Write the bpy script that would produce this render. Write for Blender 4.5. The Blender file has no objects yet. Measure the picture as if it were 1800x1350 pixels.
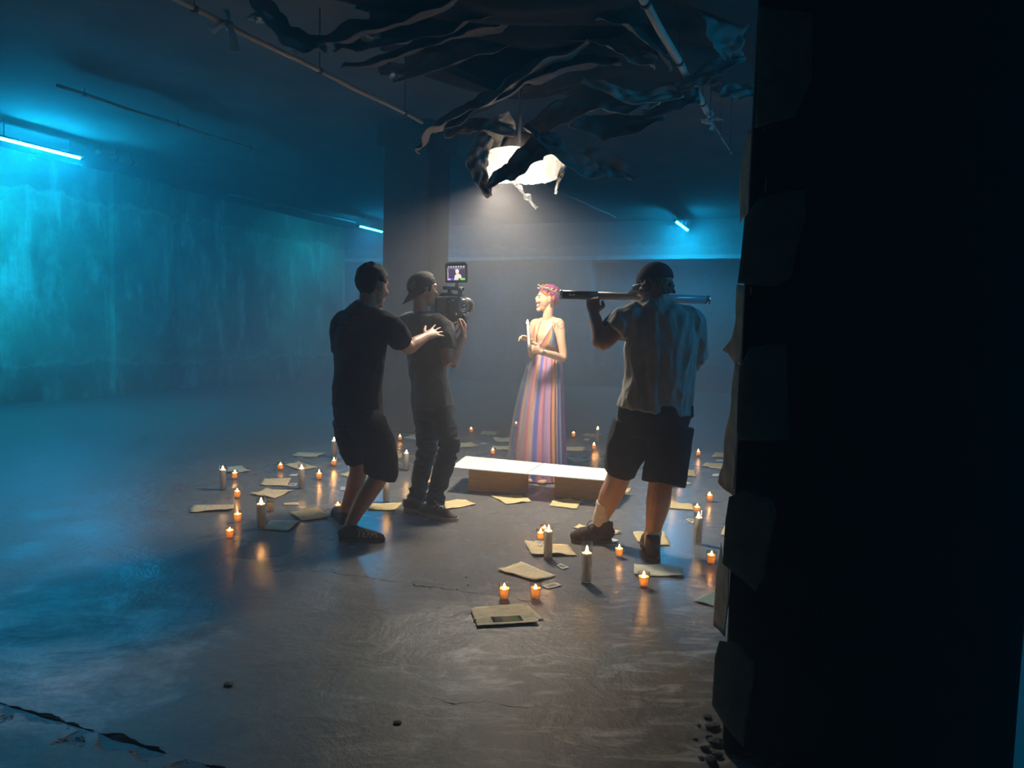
import bpy, bmesh, math, random
from mathutils import Vector, Matrix, noise, Quaternion

# ------------------------------------------------------------------ camera, world, exposure
SC = bpy.context.scene
COL = SC.collection
F_PX = 1300.0
CAM_H = 1.35
PITCH = math.atan(98.0 / F_PX)
ROLL = math.radians(1.43)
CAM = Vector((0, 0, CAM_H))
c_f = Vector((0, math.cos(PITCH), -math.sin(PITCH)))
c_u0 = Vector((0, math.sin(PITCH), math.cos(PITCH)))
c_r0 = Vector((1, 0, 0))
c_r = c_r0 * math.cos(ROLL) + c_u0 * math.sin(ROLL)
c_u = c_u0 * math.cos(ROLL) - c_r0 * math.sin(ROLL)
cd = bpy.data.cameras.new('camera')
cam = bpy.data.objects.new('camera', cd)
COL.objects.link(cam)
cd.sensor_fit = 'HORIZONTAL'
cd.sensor_width = 36.0
cd.lens = 36.0 * F_PX / 1800.0
cd.clip_start = 0.05
cd.clip_end = 100
m3 = Matrix((c_r, c_u, -c_f)).transposed()
cam.matrix_world = Matrix.Translation(CAM) @ m3.to_4x4()
SC.camera = cam

world = bpy.data.worlds.new('world')
SC.world = world
world.use_nodes = True
world.node_tree.nodes['Background'].inputs[0].default_value = (0.0, 0.0, 0.0, 1)
world.node_tree.nodes['Background'].inputs[1].default_value = 0.0

SC.view_settings.view_transform = 'Standard'
SC.view_settings.look = 'None'
SC.view_settings.gamma = 1.0
SC.view_settings.use_curve_mapping = False
SC.view_settings.exposure = 0.28

SC.cycles.max_bounces = 3
SC.cycles.diffuse_bounces = 2
SC.cycles.glossy_bounces = 3
SC.cycles.transmission_bounces = 4
SC.cycles.transparent_max_bounces = 12
SC.cycles.volume_bounces = 0
SC.cycles.caustics_reflective = False
SC.cycles.caustics_refractive = False
SC.cycles.sample_clamp_indirect = 4.0
SC.cycles.adaptive_threshold = 0.25

# light levels, all belonging to lamps built below
KEY_W = 560.0
TUBE_E = 950.0
FLAME_E = 150.0
HAZE_DENSITY = 0.039

R = random.Random(7)


def ray(px, py):
    return c_f + c_r * ((px - 900) / F_PX) - c_u * ((py - 675) / F_PX)


def W(px, py, d):
    v = ray(px, py)
    return CAM + v * (d / v.y)


def G(px, py, z=0.0):
    v = ray(px, py)
    return CAM + v * ((z - CAM_H) / v.z)


def Z(px, py, z):          # same as G, for heights above the camera
    return G(px, py, z)


U2 = Vector((0.35, 0.937, 0)).normalized()
V2 = Vector((U2.y, -U2.x, 0))


def RM(s, t, z):
    return U2 * s + V2 * t + Vector((0, 0, z))


# ------------------------------------------------------------------ materials
MATS = {}


def new_mat(name):
    m = bpy.data.materials.new(name)
    m.use_nodes = True
    nt = m.node_tree
    nt.nodes.clear()
    out = nt.nodes.new('ShaderNodeOutputMaterial')
    return m, nt, out


def L(nt, a, b):
    nt.links.new(a, b)


def mixc(nt, fac, a, b, mode='MIX'):
    n = nt.nodes.new('ShaderNodeMix')
    n.data_type = 'RGBA'
    n.blend_type = mode
    for i, v in ((0, fac), (6, a), (7, b)):
        if hasattr(v, 'links') or hasattr(v, 'is_output'):
            L(nt, v, n.inputs[i])
        elif i == 0:
            n.inputs[0].default_value = v
        else:
            n.inputs[i].default_value = (*v, 1)
    return n.outputs[2]


def noise_n(nt, vec, scale, detail=4, rough=0.55, dist=0.0):
    n = nt.nodes.new('ShaderNodeTexNoise')
    n.inputs['Scale'].default_value = scale
    n.inputs['Detail'].default_value = detail
    n.inputs['Roughness'].default_value = rough
    n.inputs['Distortion'].default_value = dist
    if vec is not None:
        L(nt, vec, n.inputs['Vector'])
    return n.outputs['Fac']


def ramp(nt, fac, stops):
    n = nt.nodes.new('ShaderNodeValToRGB')
    e = n.color_ramp.elements
    while len(e) < len(stops):
        e.new(0.5)
    for el, (p, c) in zip(e, stops):
        el.position = p
        el.color = (c, c, c, 1) if not isinstance(c, tuple) else (*c, 1)
    L(nt, fac, n.inputs[0])
    return n.outputs[0]


def math_n(nt, op, a, b=None, clamp=False):
    n = nt.nodes.new('ShaderNodeMath')
    n.operation = op
    n.use_clamp = clamp
    for i, v in enumerate((a, b)):
        if v is None:
            continue
        if hasattr(v, 'is_output'):
            L(nt, v, n.inputs[i])
        else:
            n.inputs[i].default_value = v
    return n.outputs[0]


def coords(nt, kind='Object', scale=None):
    t = nt.nodes.new('ShaderNodeTexCoord')
    o = t.outputs[kind]
    if scale:
        m = nt.nodes.new('ShaderNodeMapping')
        m.inputs['Scale'].default_value = scale
        L(nt, o, m.inputs['Vector'])
        o = m.outputs[0]
    return o


def P_mat(name, col, rough=0.7, var=0.15, vscale=20, bump=0.0, bscale=80, metal=0.0, spec=0.3,
          sheen=0.0, sss=0.0, attr=None, stretch=None, emit=None):
    if name in MATS:
        return MATS[name]
    m, nt, out = new_mat(name)
    p = nt.nodes.new('ShaderNodeBsdfPrincipled')
    L(nt, p.outputs[0], out.inputs[0])
    co = coords(nt, 'Object', stretch)
    if attr:
        a = nt.nodes.new('ShaderNodeAttribute')
        a.attribute_name = attr
        base = a.outputs['Color']
    else:
        base = None
    f = noise_n(nt, co, vscale, 5)
    f2 = ramp(nt, f, [(0.3, 1 - var), (0.7, 1 + 0.0)])
    c = mixc(nt, 1.0, base if base else col, f2, 'MULTIPLY')
    L(nt, c, p.inputs['Base Color'])
    p.inputs['Roughness'].default_value = rough
    p.inputs['Metallic'].default_value = metal
    p.inputs['Specular IOR Level'].default_value = spec
    if sheen:
        p.inputs['Sheen Weight'].default_value = sheen
    if sss:
        p.inputs['Subsurface Weight'].default_value = sss
        p.inputs['Subsurface Radius'].default_value = (0.012, 0.005, 0.003)
        p.inputs['Subsurface Scale'].default_value = 1.0
    if bump:
        b = nt.nodes.new('ShaderNodeBump')
        b.inputs['Strength'].default_value = bump
        b.inputs['Distance'].default_value = 0.01
        L(nt, noise_n(nt, co, bscale, 4), b.inputs['Height'])
        L(nt, b.outputs[0], p.inputs['Normal'])
    MATS[name] = m
    return m


def E_mat(name, col, strength, attr=None):
    if name in MATS:
        return MATS[name]
    m, nt, out = new_mat(name)
    e = nt.nodes.new('ShaderNodeEmission')
    e.inputs[0].default_value = (*col, 1)
    if attr:
        a = nt.nodes.new('ShaderNodeAttribute')
        a.attribute_name = attr
        L(nt, a.outputs['Color'], e.inputs[0])
    e.inputs[1].default_value = strength
    L(nt, e.outputs[0], out.inputs[0])
    MATS[name] = m
    return m


def glass_mat(name, tint=(1, 1, 1), gl=0.12):
    if name in MATS:
        return MATS[name]
    m, nt, out = new_mat(name)
    t = nt.nodes.new('ShaderNodeBsdfTransparent')
    t.inputs[0].default_value = (*tint, 1)
    g = nt.nodes.new('ShaderNodeBsdfGlossy')
    g.inputs['Roughness'].default_value = 0.06
    lw = nt.nodes.new('ShaderNodeLayerWeight')
    lw.inputs[0].default_value = 0.5
    mx = nt.nodes.new('ShaderNodeMixShader')
    fc = math_n(nt, 'ADD', math_n(nt, 'MULTIPLY', math_n(nt, 'POWER', lw.outputs['Facing'], 2.5), 0.65), 0.05)
    L(nt, fc, mx.inputs[0])
    L(nt, t.outputs[0], mx.inputs[1])
    L(nt, g.outputs[0], mx.inputs[2])
    L(nt, mx.outputs[0], out.inputs[0])
    MATS[name] = m
    return m


def translucent_mat(name, col, trans=0.4, rough=0.8, attr=None, alpha=1.0, var=0.2, vscale=8, bump=0.2, bscale=30):
    if name in MATS:
        return MATS[name]
    m, nt, out = new_mat(name)
    d = nt.nodes.new('ShaderNodeBsdfPrincipled')
    d.inputs['Roughness'].default_value = rough
    d.inputs['Specular IOR Level'].default_value = 0.2
    t = nt.nodes.new('ShaderNodeBsdfTranslucent')
    co = coords(nt, 'Object')
    f2 = ramp(nt, noise_n(nt, co, vscale, 5), [(0.3, 1 - var), (0.7, 1.0)])
    if attr:
        a = nt.nodes.new('ShaderNodeAttribute')
        a.attribute_name = attr
        base = a.outputs['Color']
    else:
        base = col
    c = mixc(nt, 1.0, base, f2, 'MULTIPLY')
    L(nt, c, d.inputs['Base Color'])
    L(nt, c, t.inputs['Color'])
    mx = nt.nodes.new('ShaderNodeMixShader')
    mx.inputs[0].default_value = trans
    L(nt, d.outputs[0], mx.inputs[1])
    L(nt, t.outputs[0], mx.inputs[2])
    res = mx.outputs[0]
    if bump:
        b = nt.nodes.new('ShaderNodeBump')
        b.inputs['Strength'].default_value = bump
        b.inputs['Distance'].default_value = 0.01
        L(nt, noise_n(nt, co, bscale, 4), b.inputs['Height'])
        L(nt, b.outputs[0], d.inputs['Normal'])
    if alpha < 1:
        tr = nt.nodes.new('ShaderNodeBsdfTransparent')
        m2 = nt.nodes.new('ShaderNodeMixShader')
        m2.inputs[0].default_value = alpha
        L(nt, tr.outputs[0], m2.inputs[1])
        L(nt, res, m2.inputs[2])
        res = m2.outputs[0]
    L(nt, res, out.inputs[0])
    MATS[name] = m
    return m


# ------------------------------------------------------------------ object helpers
def tag(o, label=None, cat=None, group=None, kind=None):
    if label:
        o['label'] = label
    if cat:
        o['category'] = cat
    if group:
        o['group'] = group
    if kind:
        o['kind'] = kind
    return o


def thing(name, label, cat, loc, group=None, rz=0.0):
    o = bpy.data.objects.new(name, None)
    COL.objects.link(o)
    o.location = loc
    o.rotation_euler = (0, 0, rz)
    o.empty_display_size = 0.05
    tag(o, label, cat, group)
    return o


def root_of(o):
    off = Vector((0, 0, 0))
    while o is not None:
        off += o.location
        o = o.parent
    return off


def link(name, me, mat, parent=None, smooth=True, world_space=True):
    """mesh in world coordinates -> object; origin moved to the parent's base"""
    if parent is not None and world_space:
        me.transform(Matrix.Translation(-root_of(parent)))
    o = bpy.data.objects.new(name, me)
    COL.objects.link(o)
    if mat is not None:
        me.materials.append(mat)
    if smooth:
        me.polygons.foreach_set('use_smooth', [True] * len(me.polygons))
    if parent is not None:
        o.parent = parent
    return o


def bm_mesh(bm, name='m'):
    me = bpy.data.meshes.new(name)
    bmesh.ops.recalc_face_normals(bm, faces=bm.faces)
    bm.to_mesh(me)
    bm.free()
    return me


def place(me_obj):
    """give a top-level mesh its origin at its own base"""
    me = me_obj.data
    n = len(me.vertices)
    xs = [v.co for v in me.vertices]
    lo = Vector((min(v.x for v in xs), min(v.y for v in xs), min(v.z for v in xs)))
    hi = Vector((max(v.x for v in xs), max(v.y for v in xs), max(v.z for v in xs)))
    c = Vector(((lo.x + hi.x) / 2, (lo.y + hi.y) / 2, lo.z))
    me.transform(Matrix.Translation(-c))
    me_obj.location = c
    return me_obj


def box(bm, c, size, axes=None, bevel=0.0):
    ax = axes or (Vector((1, 0, 0)), Vector((0, 1, 0)), Vector((0, 0, 1)))
    M = Matrix((ax[0] * size[0], ax[1] * size[1], ax[2] * size[2])).transposed().to_4x4()
    r = bmesh.ops.create_cube(bm, size=1.0, matrix=Matrix.Translation(c) @ M)
    if bevel:
        es = list({e for v in r['verts'] for e in v.link_edges})
        bmesh.ops.bevel(bm, geom=es, offset=bevel, segments=2, affect='EDGES', profile=0.5)
    return r['verts']


def cyl(bm, a, b, r1, r2=None, n=16, caps=True):
    r2 = r1 if r2 is None else r2
    d = (b - a)
    q = d.to_track_quat('Z', 'Y').to_matrix().to_4x4()
    M = Matrix.Translation((a + b) / 2) @ q
    return bmesh.ops.create_cone(bm, cap_ends=caps, segments=n, radius1=r1, radius2=r2, depth=d.length, matrix=M)['verts']


def ell(bm, c, radii, axes=None, n=3):
    ax = axes or (Vector((1, 0, 0)), Vector((0, 1, 0)), Vector((0, 0, 1)))
    M = Matrix((ax[0] * radii[0], ax[1] * radii[1], ax[2] * radii[2])).transposed().to_4x4()
    return bmesh.ops.create_icosphere(bm, subdivisions=n, radius=1.0, matrix=Matrix.Translation(c) @ M)['verts']


def cr(p0, p1, p2, p3, t):
    return 0.5 * ((2 * p1) + (p2 - p0) * t + (2 * p0 - 5 * p1 + 4 * p2 - p3) * t * t + (3 * p1 - p0 - 3 * p2 + p3) * t ** 3)


def smooth_path(pts, vals, sub):
    """Catmull-Rom through points; vals interpolated the same way (tuples)"""
    n = len(pts)
    op, ov = [], []
    for i in range(n - 1):
        i0, i1, i2, i3 = max(0, i - 1), i, i + 1, min(n - 1, i + 2)
        for k in range(sub):
            t = k / sub
            op.append(cr(pts[i0], pts[i1], pts[i2], pts[i3], t))
            ov.append(tuple(a + (b - a) * t for a, b in zip(vals[i1], vals[i2])))
    op.append(pts[-1].copy())
    ov.append(vals[-1])
    return op, ov


def tube(bm, pts, rad, side=None, n=16, sub=4, cap='round'):
    vals = [(r, r) if not isinstance(r, tuple) else r for r in rad]
    if sub > 1:
        pts, vals = smooth_path(pts, vals, sub)
    rings = []
    s = side.copy() if side is not None else None
    N = len(pts)
    for i, p in enumerate(pts):
        t = (pts[min(i + 1, N - 1)] - pts[max(i - 1, 0)]).normalized()
        if s is None:
            s = t.orthogonal().normalized()
        s = (s - t * s.dot(t)).normalized()
        b = t.cross(s).normalized()
        a_, b_ = vals[i]
        rings.append((p, s.copy(), b, a_, b_, t))
    full = []
    if cap == 'round':
        p, s0, b0, a_, b_, t = rings[0]
        for k in (0.2, 0.6, 0.85):
            q = math.sqrt(1 - (1 - k) ** 2) if k < 1 else 1
            full.append((p - t * min(a_, b_) * (1 - k), s0, b0, a_ * q, b_ * q, t))
    full += rings
    if cap == 'round':
        p, s0, b0, a_, b_, t = rings[-1]
        for k in (0.85, 0.6, 0.2):
            q = math.sqrt(1 - (1 - k) ** 2)
            full.append((p + t * min(a_, b_) * (1 - k), s0, b0, a_ * q, b_ * q, t))
    vr = []
    for p, s0, b0, a_, b_, t in full:
        vr.append([bm.verts.new(p + s0 * (a_ * math.cos(2 * math.pi * k / n)) + b0 * (b_ * math.sin(2 * math.pi * k / n))) for k in range(n)])
    for i in range(len(vr) - 1):
        for k in range(n):
            bm.faces.new((vr[i][k], vr[i][(k + 1) % n], vr[i + 1][(k + 1) % n], vr[i + 1][k]))
    bm.faces.new(list(reversed(vr[0])))
    bm.faces.new(vr[-1])
    return vr


def lathe(bm, prof, n=20, base=Vector((0, 0, 0))):
    """prof: list of (r,z); open profile, closed at the axis where r==0"""
    vr = []
    for r, z in prof:
        if r < 1e-6:
            vr.append([bm.verts.new(base + Vector((0, 0, z)))])
        else:
            vr.append([bm.verts.new(base + Vector((r * math.cos(2 * math.pi * k / n), r * math.sin(2 * math.pi * k / n), z))) for k in range(n)])
    for a, b in zip(vr, vr[1:]):
        for k in range(n):
            k2 = (k + 1) % n
            if len(a) == 1 and len(b) > 1:
                bm.faces.new((a[0], b[k], b[k2]))
            elif len(b) == 1 and len(a) > 1:
                bm.faces.new((a[k], a[k2], b[0]))
            elif len(a) > 1:
                bm.faces.new((a[k], a[k2], b[k2], b[k]))


def fuse(bm, vox=0.006, it=6, fac=0.5):
    """union all closed shapes of a bmesh into one continuous smooth surface"""
    me = bm_mesh(bm)
    o = bpy.data.objects.new('tmp', me)
    COL.objects.link(o)
    r = o.modifiers.new('r', 'REMESH')
    r.mode = 'VOXEL'
    r.voxel_size = vox
    s = o.modifiers.new('s', 'SMOOTH')
    s.factor = fac
    s.iterations = it
    dg = bpy.context.evaluated_depsgraph_get()
    dg.update()
    me2 = bpy.data.meshes.new_from_object(o.evaluated_get(dg))
    bpy.data.objects.remove(o)
    bpy.data.meshes.remove(me)
    return me2


def folds(me, amp, fr, seed=0.0, ridged=True, mask=None):
    """push a cloth surface in and out along its normals"""
    ns = [v.normal.copy() for v in me.vertices]
    off = Vector((seed, seed * 1.7, seed * 0.3))
    for v, n in zip(me.vertices, ns):
        p = Vector((v.co.x * fr[0], v.co.y * fr[1], v.co.z * fr[2])) + off
        q = noise.noise(p)
        if ridged:
            q = 0.5 - 2 * abs(q)
        a = amp if mask is None else amp * mask(v.co)
        v.co += n * (a * q)


def paint(me, fn, name='Col'):
    at = me.attributes.new(name, 'FLOAT_COLOR', 'POINT')
    buf = []
    for v in me.vertices:
        c = fn(v.co, v.normal)
        buf += [c[0], c[1], c[2], 1.0]
    at.data.foreach_set('color', buf)


# ------------------------------------------------------------------ room shell
CEIL = 3.85
S0, S1, T0, T1 = -4.0, 16.9, -11.1, 7.5


def floor_material():
    m, nt, out = new_mat('concrete_floor')
    p = nt.nodes.new('ShaderNodeBsdfPrincipled')
    L(nt, p.outputs[0], out.inputs[0])
    co = coords(nt, 'Object')
    big = noise_n(nt, co, 0.55, 6, 0.6)
    mid = noise_n(nt, co, 3.0, 8, 0.65, 0.4)
    fine = noise_n(nt, co, 28.0, 6, 0.7)
    # dark sealed coat in the middle of the floor, worn bare towards the camera
    sep = nt.nodes.new('ShaderNodeSeparateXYZ')
    L(nt, co, sep.inputs[0])

    def blob(cx, cy, rx, ry, soft, nz):
        dx = math_n(nt, 'DIVIDE', math_n(nt, 'SUBTRACT', sep.outputs[0], cx), rx)
        dy = math_n(nt, 'DIVIDE', math_n(nt, 'SUBTRACT', sep.outputs[1], cy), ry)
        d = math_n(nt, 'SQRT', math_n(nt, 'ADD', math_n(nt, 'MULTIPLY', dx, dx), math_n(nt, 'MULTIPLY', dy, dy)))
        d = math_n(nt, 'ADD', d, math_n(nt, 'MULTIPLY', math_n(nt, 'SUBTRACT', mid, 0.5), nz))
        return ramp(nt, d, [(max(0, 1 - soft) * 0.5, 1.0), (min(1.0, (1 + soft) * 0.5), 0.0)]) if False else \
            math_n(nt, 'SUBTRACT', 1.0, math_n(nt, 'DIVIDE', math_n(nt, 'SUBTRACT', d, 1 - soft), 2 * soft, True), True)
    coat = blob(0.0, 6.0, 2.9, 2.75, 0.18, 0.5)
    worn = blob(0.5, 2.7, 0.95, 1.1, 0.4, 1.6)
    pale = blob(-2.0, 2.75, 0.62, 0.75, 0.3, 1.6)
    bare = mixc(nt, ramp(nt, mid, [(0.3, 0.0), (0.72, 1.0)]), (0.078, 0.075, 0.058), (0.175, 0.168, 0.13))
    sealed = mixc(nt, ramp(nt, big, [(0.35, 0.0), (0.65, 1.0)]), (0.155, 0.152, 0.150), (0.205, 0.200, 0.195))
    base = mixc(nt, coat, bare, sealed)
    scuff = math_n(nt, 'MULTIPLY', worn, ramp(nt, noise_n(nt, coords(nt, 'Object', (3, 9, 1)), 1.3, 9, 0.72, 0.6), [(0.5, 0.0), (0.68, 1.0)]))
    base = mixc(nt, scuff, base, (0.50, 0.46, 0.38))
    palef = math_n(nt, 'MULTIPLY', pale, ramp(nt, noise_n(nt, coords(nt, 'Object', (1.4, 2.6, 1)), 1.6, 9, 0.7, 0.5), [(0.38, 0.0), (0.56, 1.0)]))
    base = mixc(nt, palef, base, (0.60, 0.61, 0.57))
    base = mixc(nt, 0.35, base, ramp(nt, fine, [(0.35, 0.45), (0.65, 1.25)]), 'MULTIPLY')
    # long open seams in the slab
    w = nt.nodes.new('ShaderNodeTexNoise')
    w.inputs['Scale'].default_value = 7.0
    w.inputs['Detail'].default_value = 8
    L(nt, co, w.inputs['Vector'])
    wob = math_n(nt, 'MULTIPLY', math_n(nt, 'SUBTRACT', w.outputs['Fac'], 0.5), 0.16)

    def seam(a, b, half, ext=0.02):
        d = (b - a)
        ln = d.length
        d.normalize()
        nx, ny = -d.y, d.x
        px = math_n(nt, 'SUBTRACT', sep.outputs[0], a.x)
        py = math_n(nt, 'SUBTRACT', sep.outputs[1], a.y)
        across = math_n(nt, 'ADD', math_n(nt, 'ADD', math_n(nt, 'MULTIPLY', px, nx), math_n(nt, 'MULTIPLY', py, ny)), wob)
        along = math_n(nt, 'ADD', math_n(nt, 'MULTIPLY', px, d.x), math_n(nt, 'MULTIPLY', py, d.y))
        inside = math_n(nt, 'MULTIPLY', math_n(nt, 'GREATER_THAN', along, 0.0), math_n(nt, 'LESS_THAN', along, ln))
        thick = math_n(nt, 'MAXIMUM', math_n(nt, 'MULTIPLY', math_n(nt, 'SUBTRACT', w.outputs['Fac'], 0.38), 6 * half), 0.001)
        g = math_n(nt, 'SUBTRACT', 1.0, math_n(nt, 'DIVIDE', math_n(nt, 'ABSOLUTE', across), thick, True), True)
        return math_n(nt, 'MULTIPLY', g, inside)
    s1 = seam(G(-160, 1195), G(480, 1390), 0.05)
    s2 = seam(G(540, 1000), G(960, 1060), 0.005)
    s3 = seam(G(760, 1232), G(960, 1245), 0.004)
    dark = math_n(nt, 'MAXIMUM', math_n(nt, 'MAXIMUM', math_n(nt, 'MULTIPLY', s1, 1.6, True), s2), s3)
    base = mixc(nt, math_n(nt, 'MULTIPLY', dark, 0.9), base, (0.012, 0.012, 0.012))
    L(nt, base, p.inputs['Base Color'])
    rg = mixc(nt, coat, (0.50, 0.50, 0.50), (0.27, 0.27, 0.27))
    rg = mixc(nt, 0.5, rg, ramp(nt, mid, [(0.3, 0.8), (0.7, 1.2)]), 'MULTIPLY')
    L(nt, rg, p.inputs['Roughness'])
    L(nt, math_n(nt, 'ADD', math_n(nt, 'MULTIPLY', coat, -0.05), 0.5), p.inputs['Specular IOR Level'])
    b = nt.nodes.new('ShaderNodeBump')
    b.inputs['Strength'].default_value = 0.7
    b.inputs['Distance'].default_value = 0.016
    h = math_n(nt, 'ADD', math_n(nt, 'MULTIPLY', mid, mixc(nt, coat, (1, 1, 1), (0.12, 0.12, 0.12))), math_n(nt, 'MULTIPLY', dark, -2.0))
    h = math_n(nt, 'ADD', h, math_n(nt, 'MULTIPLY', fine, mixc(nt, coat, (0.25, 0.25, 0.25), (0.05, 0.05, 0.05))))
    L(nt, h, b.inputs['Height'])
    L(nt, b.outputs[0], p.inputs['Normal'])
    return m


def wall_material(name, c1, c2, pale, streak=0.5):
    m, nt, out = new_mat(name)
    p = nt.nodes.new('ShaderNodeBsdfPrincipled')
    L(nt, p.outputs[0], out.inputs[0])
    co = coords(nt, 'Object')
    big = noise_n(nt, co, 0.7, 7, 0.62, 0.3)
    st = noise_n(nt, coords(nt, 'Object', (2.2, 2.2, 0.75)), 1.0, 7, 0.65, 0.2)
    fine = noise_n(nt, co, 9, 6, 0.65)
    base = mixc(nt, ramp(nt, big, [(0.35, 0.0), (0.65, 1.0)]), c1, c2)
    base = mixc(nt, math_n(nt, 'MULTIPLY', ramp(nt, st, [(0.52, 0.0), (0.7, 1.0)]), streak), base, pale)
    # flaking band where the wall was once painted, near its top and near the floor
    sep = nt.nodes.new('ShaderNodeSeparateXYZ')
    L(nt, co, sep.inputs[0])
    n2 = noise_n(nt, co, 1.6, 8, 0.7)
    zz = math_n(nt, 'ADD', sep.outputs[2], math_n(nt, 'MULTIPLY', math_n(nt, 'SUBTRACT', n2, 0.5), 0.7))
    top = math_n(nt, 'GREATER_THAN', zz, 3.3)
    base = mixc(nt, math_n(nt, 'MULTIPLY', top, 0.35), base, tuple(x * 0.35 for x in c1))
    edge = math_n(nt, 'SUBTRACT', 1.0, math_n(nt, 'DIVIDE', math_n(nt, 'ABSOLUTE', math_n(nt, 'SUBTRACT', zz, 3.27)), 0.05, True), True)
    base = mixc(nt, math_n(nt, 'MULTIPLY', edge, 0.22), base, pale)
    low = math_n(nt, 'LESS_THAN', zz, 0.55)
    base = mixc(nt, math_n(nt, 'MULTIPLY', low, 0.2), base, tuple(x * 0.5 for x in c1))
    edge2 = math_n(nt, 'SUBTRACT', 1.0, math_n(nt, 'DIVIDE', math_n(nt, 'ABSOLUTE', math_n(nt, 'SUBTRACT', zz, 0.58)), 0.05, True), True)
    base = mixc(nt, math_n(nt, 'MULTIPLY', edge2, 0.2), base, pale)
    base = mixc(nt, 0.5, base, ramp(nt, fine, [(0.3, 0.6), (0.7, 1.2)]), 'MULTIPLY')
    L(nt, base, p.inputs['Base Color'])
    p.inputs['Roughness'].default_value = 0.85
    p.inputs['Specular IOR Level'].default_value = 0.2
    b = nt.nodes.new('ShaderNodeBump')
    b.inputs['Strength'].default_value = 0.5
    b.inputs['Distance'].default_value = 0.02
    L(nt, math_n(nt, 'ADD', fine, math_n(nt, 'MULTIPLY', top, -0.8)), b.inputs['Height'])
    L(nt, b.outputs[0], p.inputs['Normal'])
    return m


M_FLOOR = floor_material()
M_WALL = wall_material('stained_wall', (0.12, 0.17, 0.105), (0.34, 0.44, 0.28), (0.80, 0.88, 0.66), 0.65)
M_BACK = wall_material('back_wall', (0.20, 0.21, 0.19), (0.30, 0.31, 0.28), (0.42, 0.44, 0.40), 0.3)
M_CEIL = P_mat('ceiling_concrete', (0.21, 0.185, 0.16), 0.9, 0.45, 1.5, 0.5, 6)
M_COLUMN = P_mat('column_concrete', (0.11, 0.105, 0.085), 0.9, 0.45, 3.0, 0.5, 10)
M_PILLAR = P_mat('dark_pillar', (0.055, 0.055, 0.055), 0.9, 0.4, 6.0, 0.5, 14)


def rbox(name, s0, s1, t0, t1, z0, z1, mat, kind=None, parent=None, bevel=0.0):
    bm = bmesh.new()
    c = RM((s0 + s1) / 2, (t0 + t1) / 2, (z0 + z1) / 2)
    box(bm, c, (abs(t1 - t0), abs(s1 - s0), z1 - z0), (V2, U2, Vector((0, 0, 1))), bevel)
    o = link(name, bm_mesh(bm), mat, parent, smooth=False)
    if kind:
        o['kind'] = kind
    return o


TH = 0.3
rbox('floor', S0 - TH, S1 + 1.2, T0 - TH, T1 + TH, -0.2, 0.0, M_FLOOR, 'structure')
rbox('ceiling', S0 - TH, S1 + 1.2, T0 - TH, T1 + TH, CEIL, CEIL + 0.2, M_CEIL, 'structure')
rbox('wall_left', S0 - TH, S1 + 1.2, T0 - TH, T0, 0, CEIL, M_WALL, 'structure')
rbox('wall_right', S0 - TH, S1 + 1.2, T1, T1 + TH, 0, CEIL, M_BACK, 'structure')
rbox('wall_front', S0 - TH, S0, T0, T1, 0, CEIL, M_BACK, 'structure')
# back wall: a recessed plane, piers in front of it and a band above with a pale ledge
wb = rbox('wall_back', S1 + 0.55, S1 + 0.85, T0, T1, 0, CEIL, M_BACK, 'structure')


def t_at(px, s):
    """coordinate along the back wall where pixel column px meets the plane s, at eye level"""
    v = ray(px, 577)
    k = s / v.dot(U2)
    return (CAM + v * k).dot(V2)


LED_Z = 2.98
rbox('band', S1, S1 + 0.55, T0, T1, LED_Z + 0.09, CEIL, M_BACK, None, wb)
M_LEDGE = P_mat('pale_ledge', (0.50, 0.52, 0.48), 0.8, 0.25, 4)
rbox('ledge', S1 - 0.06, S1 + 0.55, T0, T1, LED_Z, LED_Z + 0.09, M_LEDGE, None, wb)
for a, b in ((T0, t_at(792, S1)), (t_at(977, S1), t_at(1036, S1)), (t_at(1330, S1), T1)):
    rbox('pier', S1, S1 + 0.55, a, b, 0, LED_Z, M_BACK, None, wb)

# flat pilaster on the left wall
wl = bpy.data.objects['wall_left']
pa, pb = G(222, 697), G(290, 686)
rbox('pilaster', pa.dot(U2), pb.dot(U2), T0, T0 + 0.12, 0, CEIL, M_WALL, None, wl)

# the concrete column behind the camera crew
cp = G(669, 757)
cs, ct = cp.dot(U2), cp.dot(V2)
col_o = thing('concrete_column', 'square bare concrete column standing behind the two men with the camera', 'column', RM(cs + 0.31, ct + 0.31, 0))
rbox('shaft', cs, cs + 0.62, ct, ct + 0.62, 0, CEIL, M_COLUMN, None, col_o, 0.012)
rbox('capital', cs - 0.06, cs + 0.68, ct - 0.06, ct + 0.68, CEIL - 0.28, CEIL, M_COLUMN, None, col_o, 0.012)
col_o['kind'] = 'structure'

# ------------------------------------------------------------------ dark pillar close to the camera, papers on its corner
PC = G(1268, 1322)                       # foot of its near left corner
ps, pt = PC.dot(U2), PC.dot(V2)
PW = 0.80
pil = thing('pillar', 'dark square pillar close by on the right with torn papers along its edge', 'pillar', RM(ps + PW / 2, pt + PW / 2, 0))
pil['kind'] = 'structure'
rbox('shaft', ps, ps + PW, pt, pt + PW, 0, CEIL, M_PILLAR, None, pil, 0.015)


def on_pillar(px, py, lift=0.0):
    v = ray(px, py)
    k = (ps - lift - CAM.dot(U2)) / v.dot(U2)
    return CAM + v * k


M_PAPER_B = translucent_mat('kraft_paper', (0.80, 0.64, 0.44), 0.6, 0.9, None, 1.0, 0.45, 14, 0.4, 40)
M_PAPER_D = translucent_mat('pinned_paper', (0.52, 0.56, 0.46), 0.2, 0.9, None, 1.0, 0.3, 10, 0.3, 30)


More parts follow.
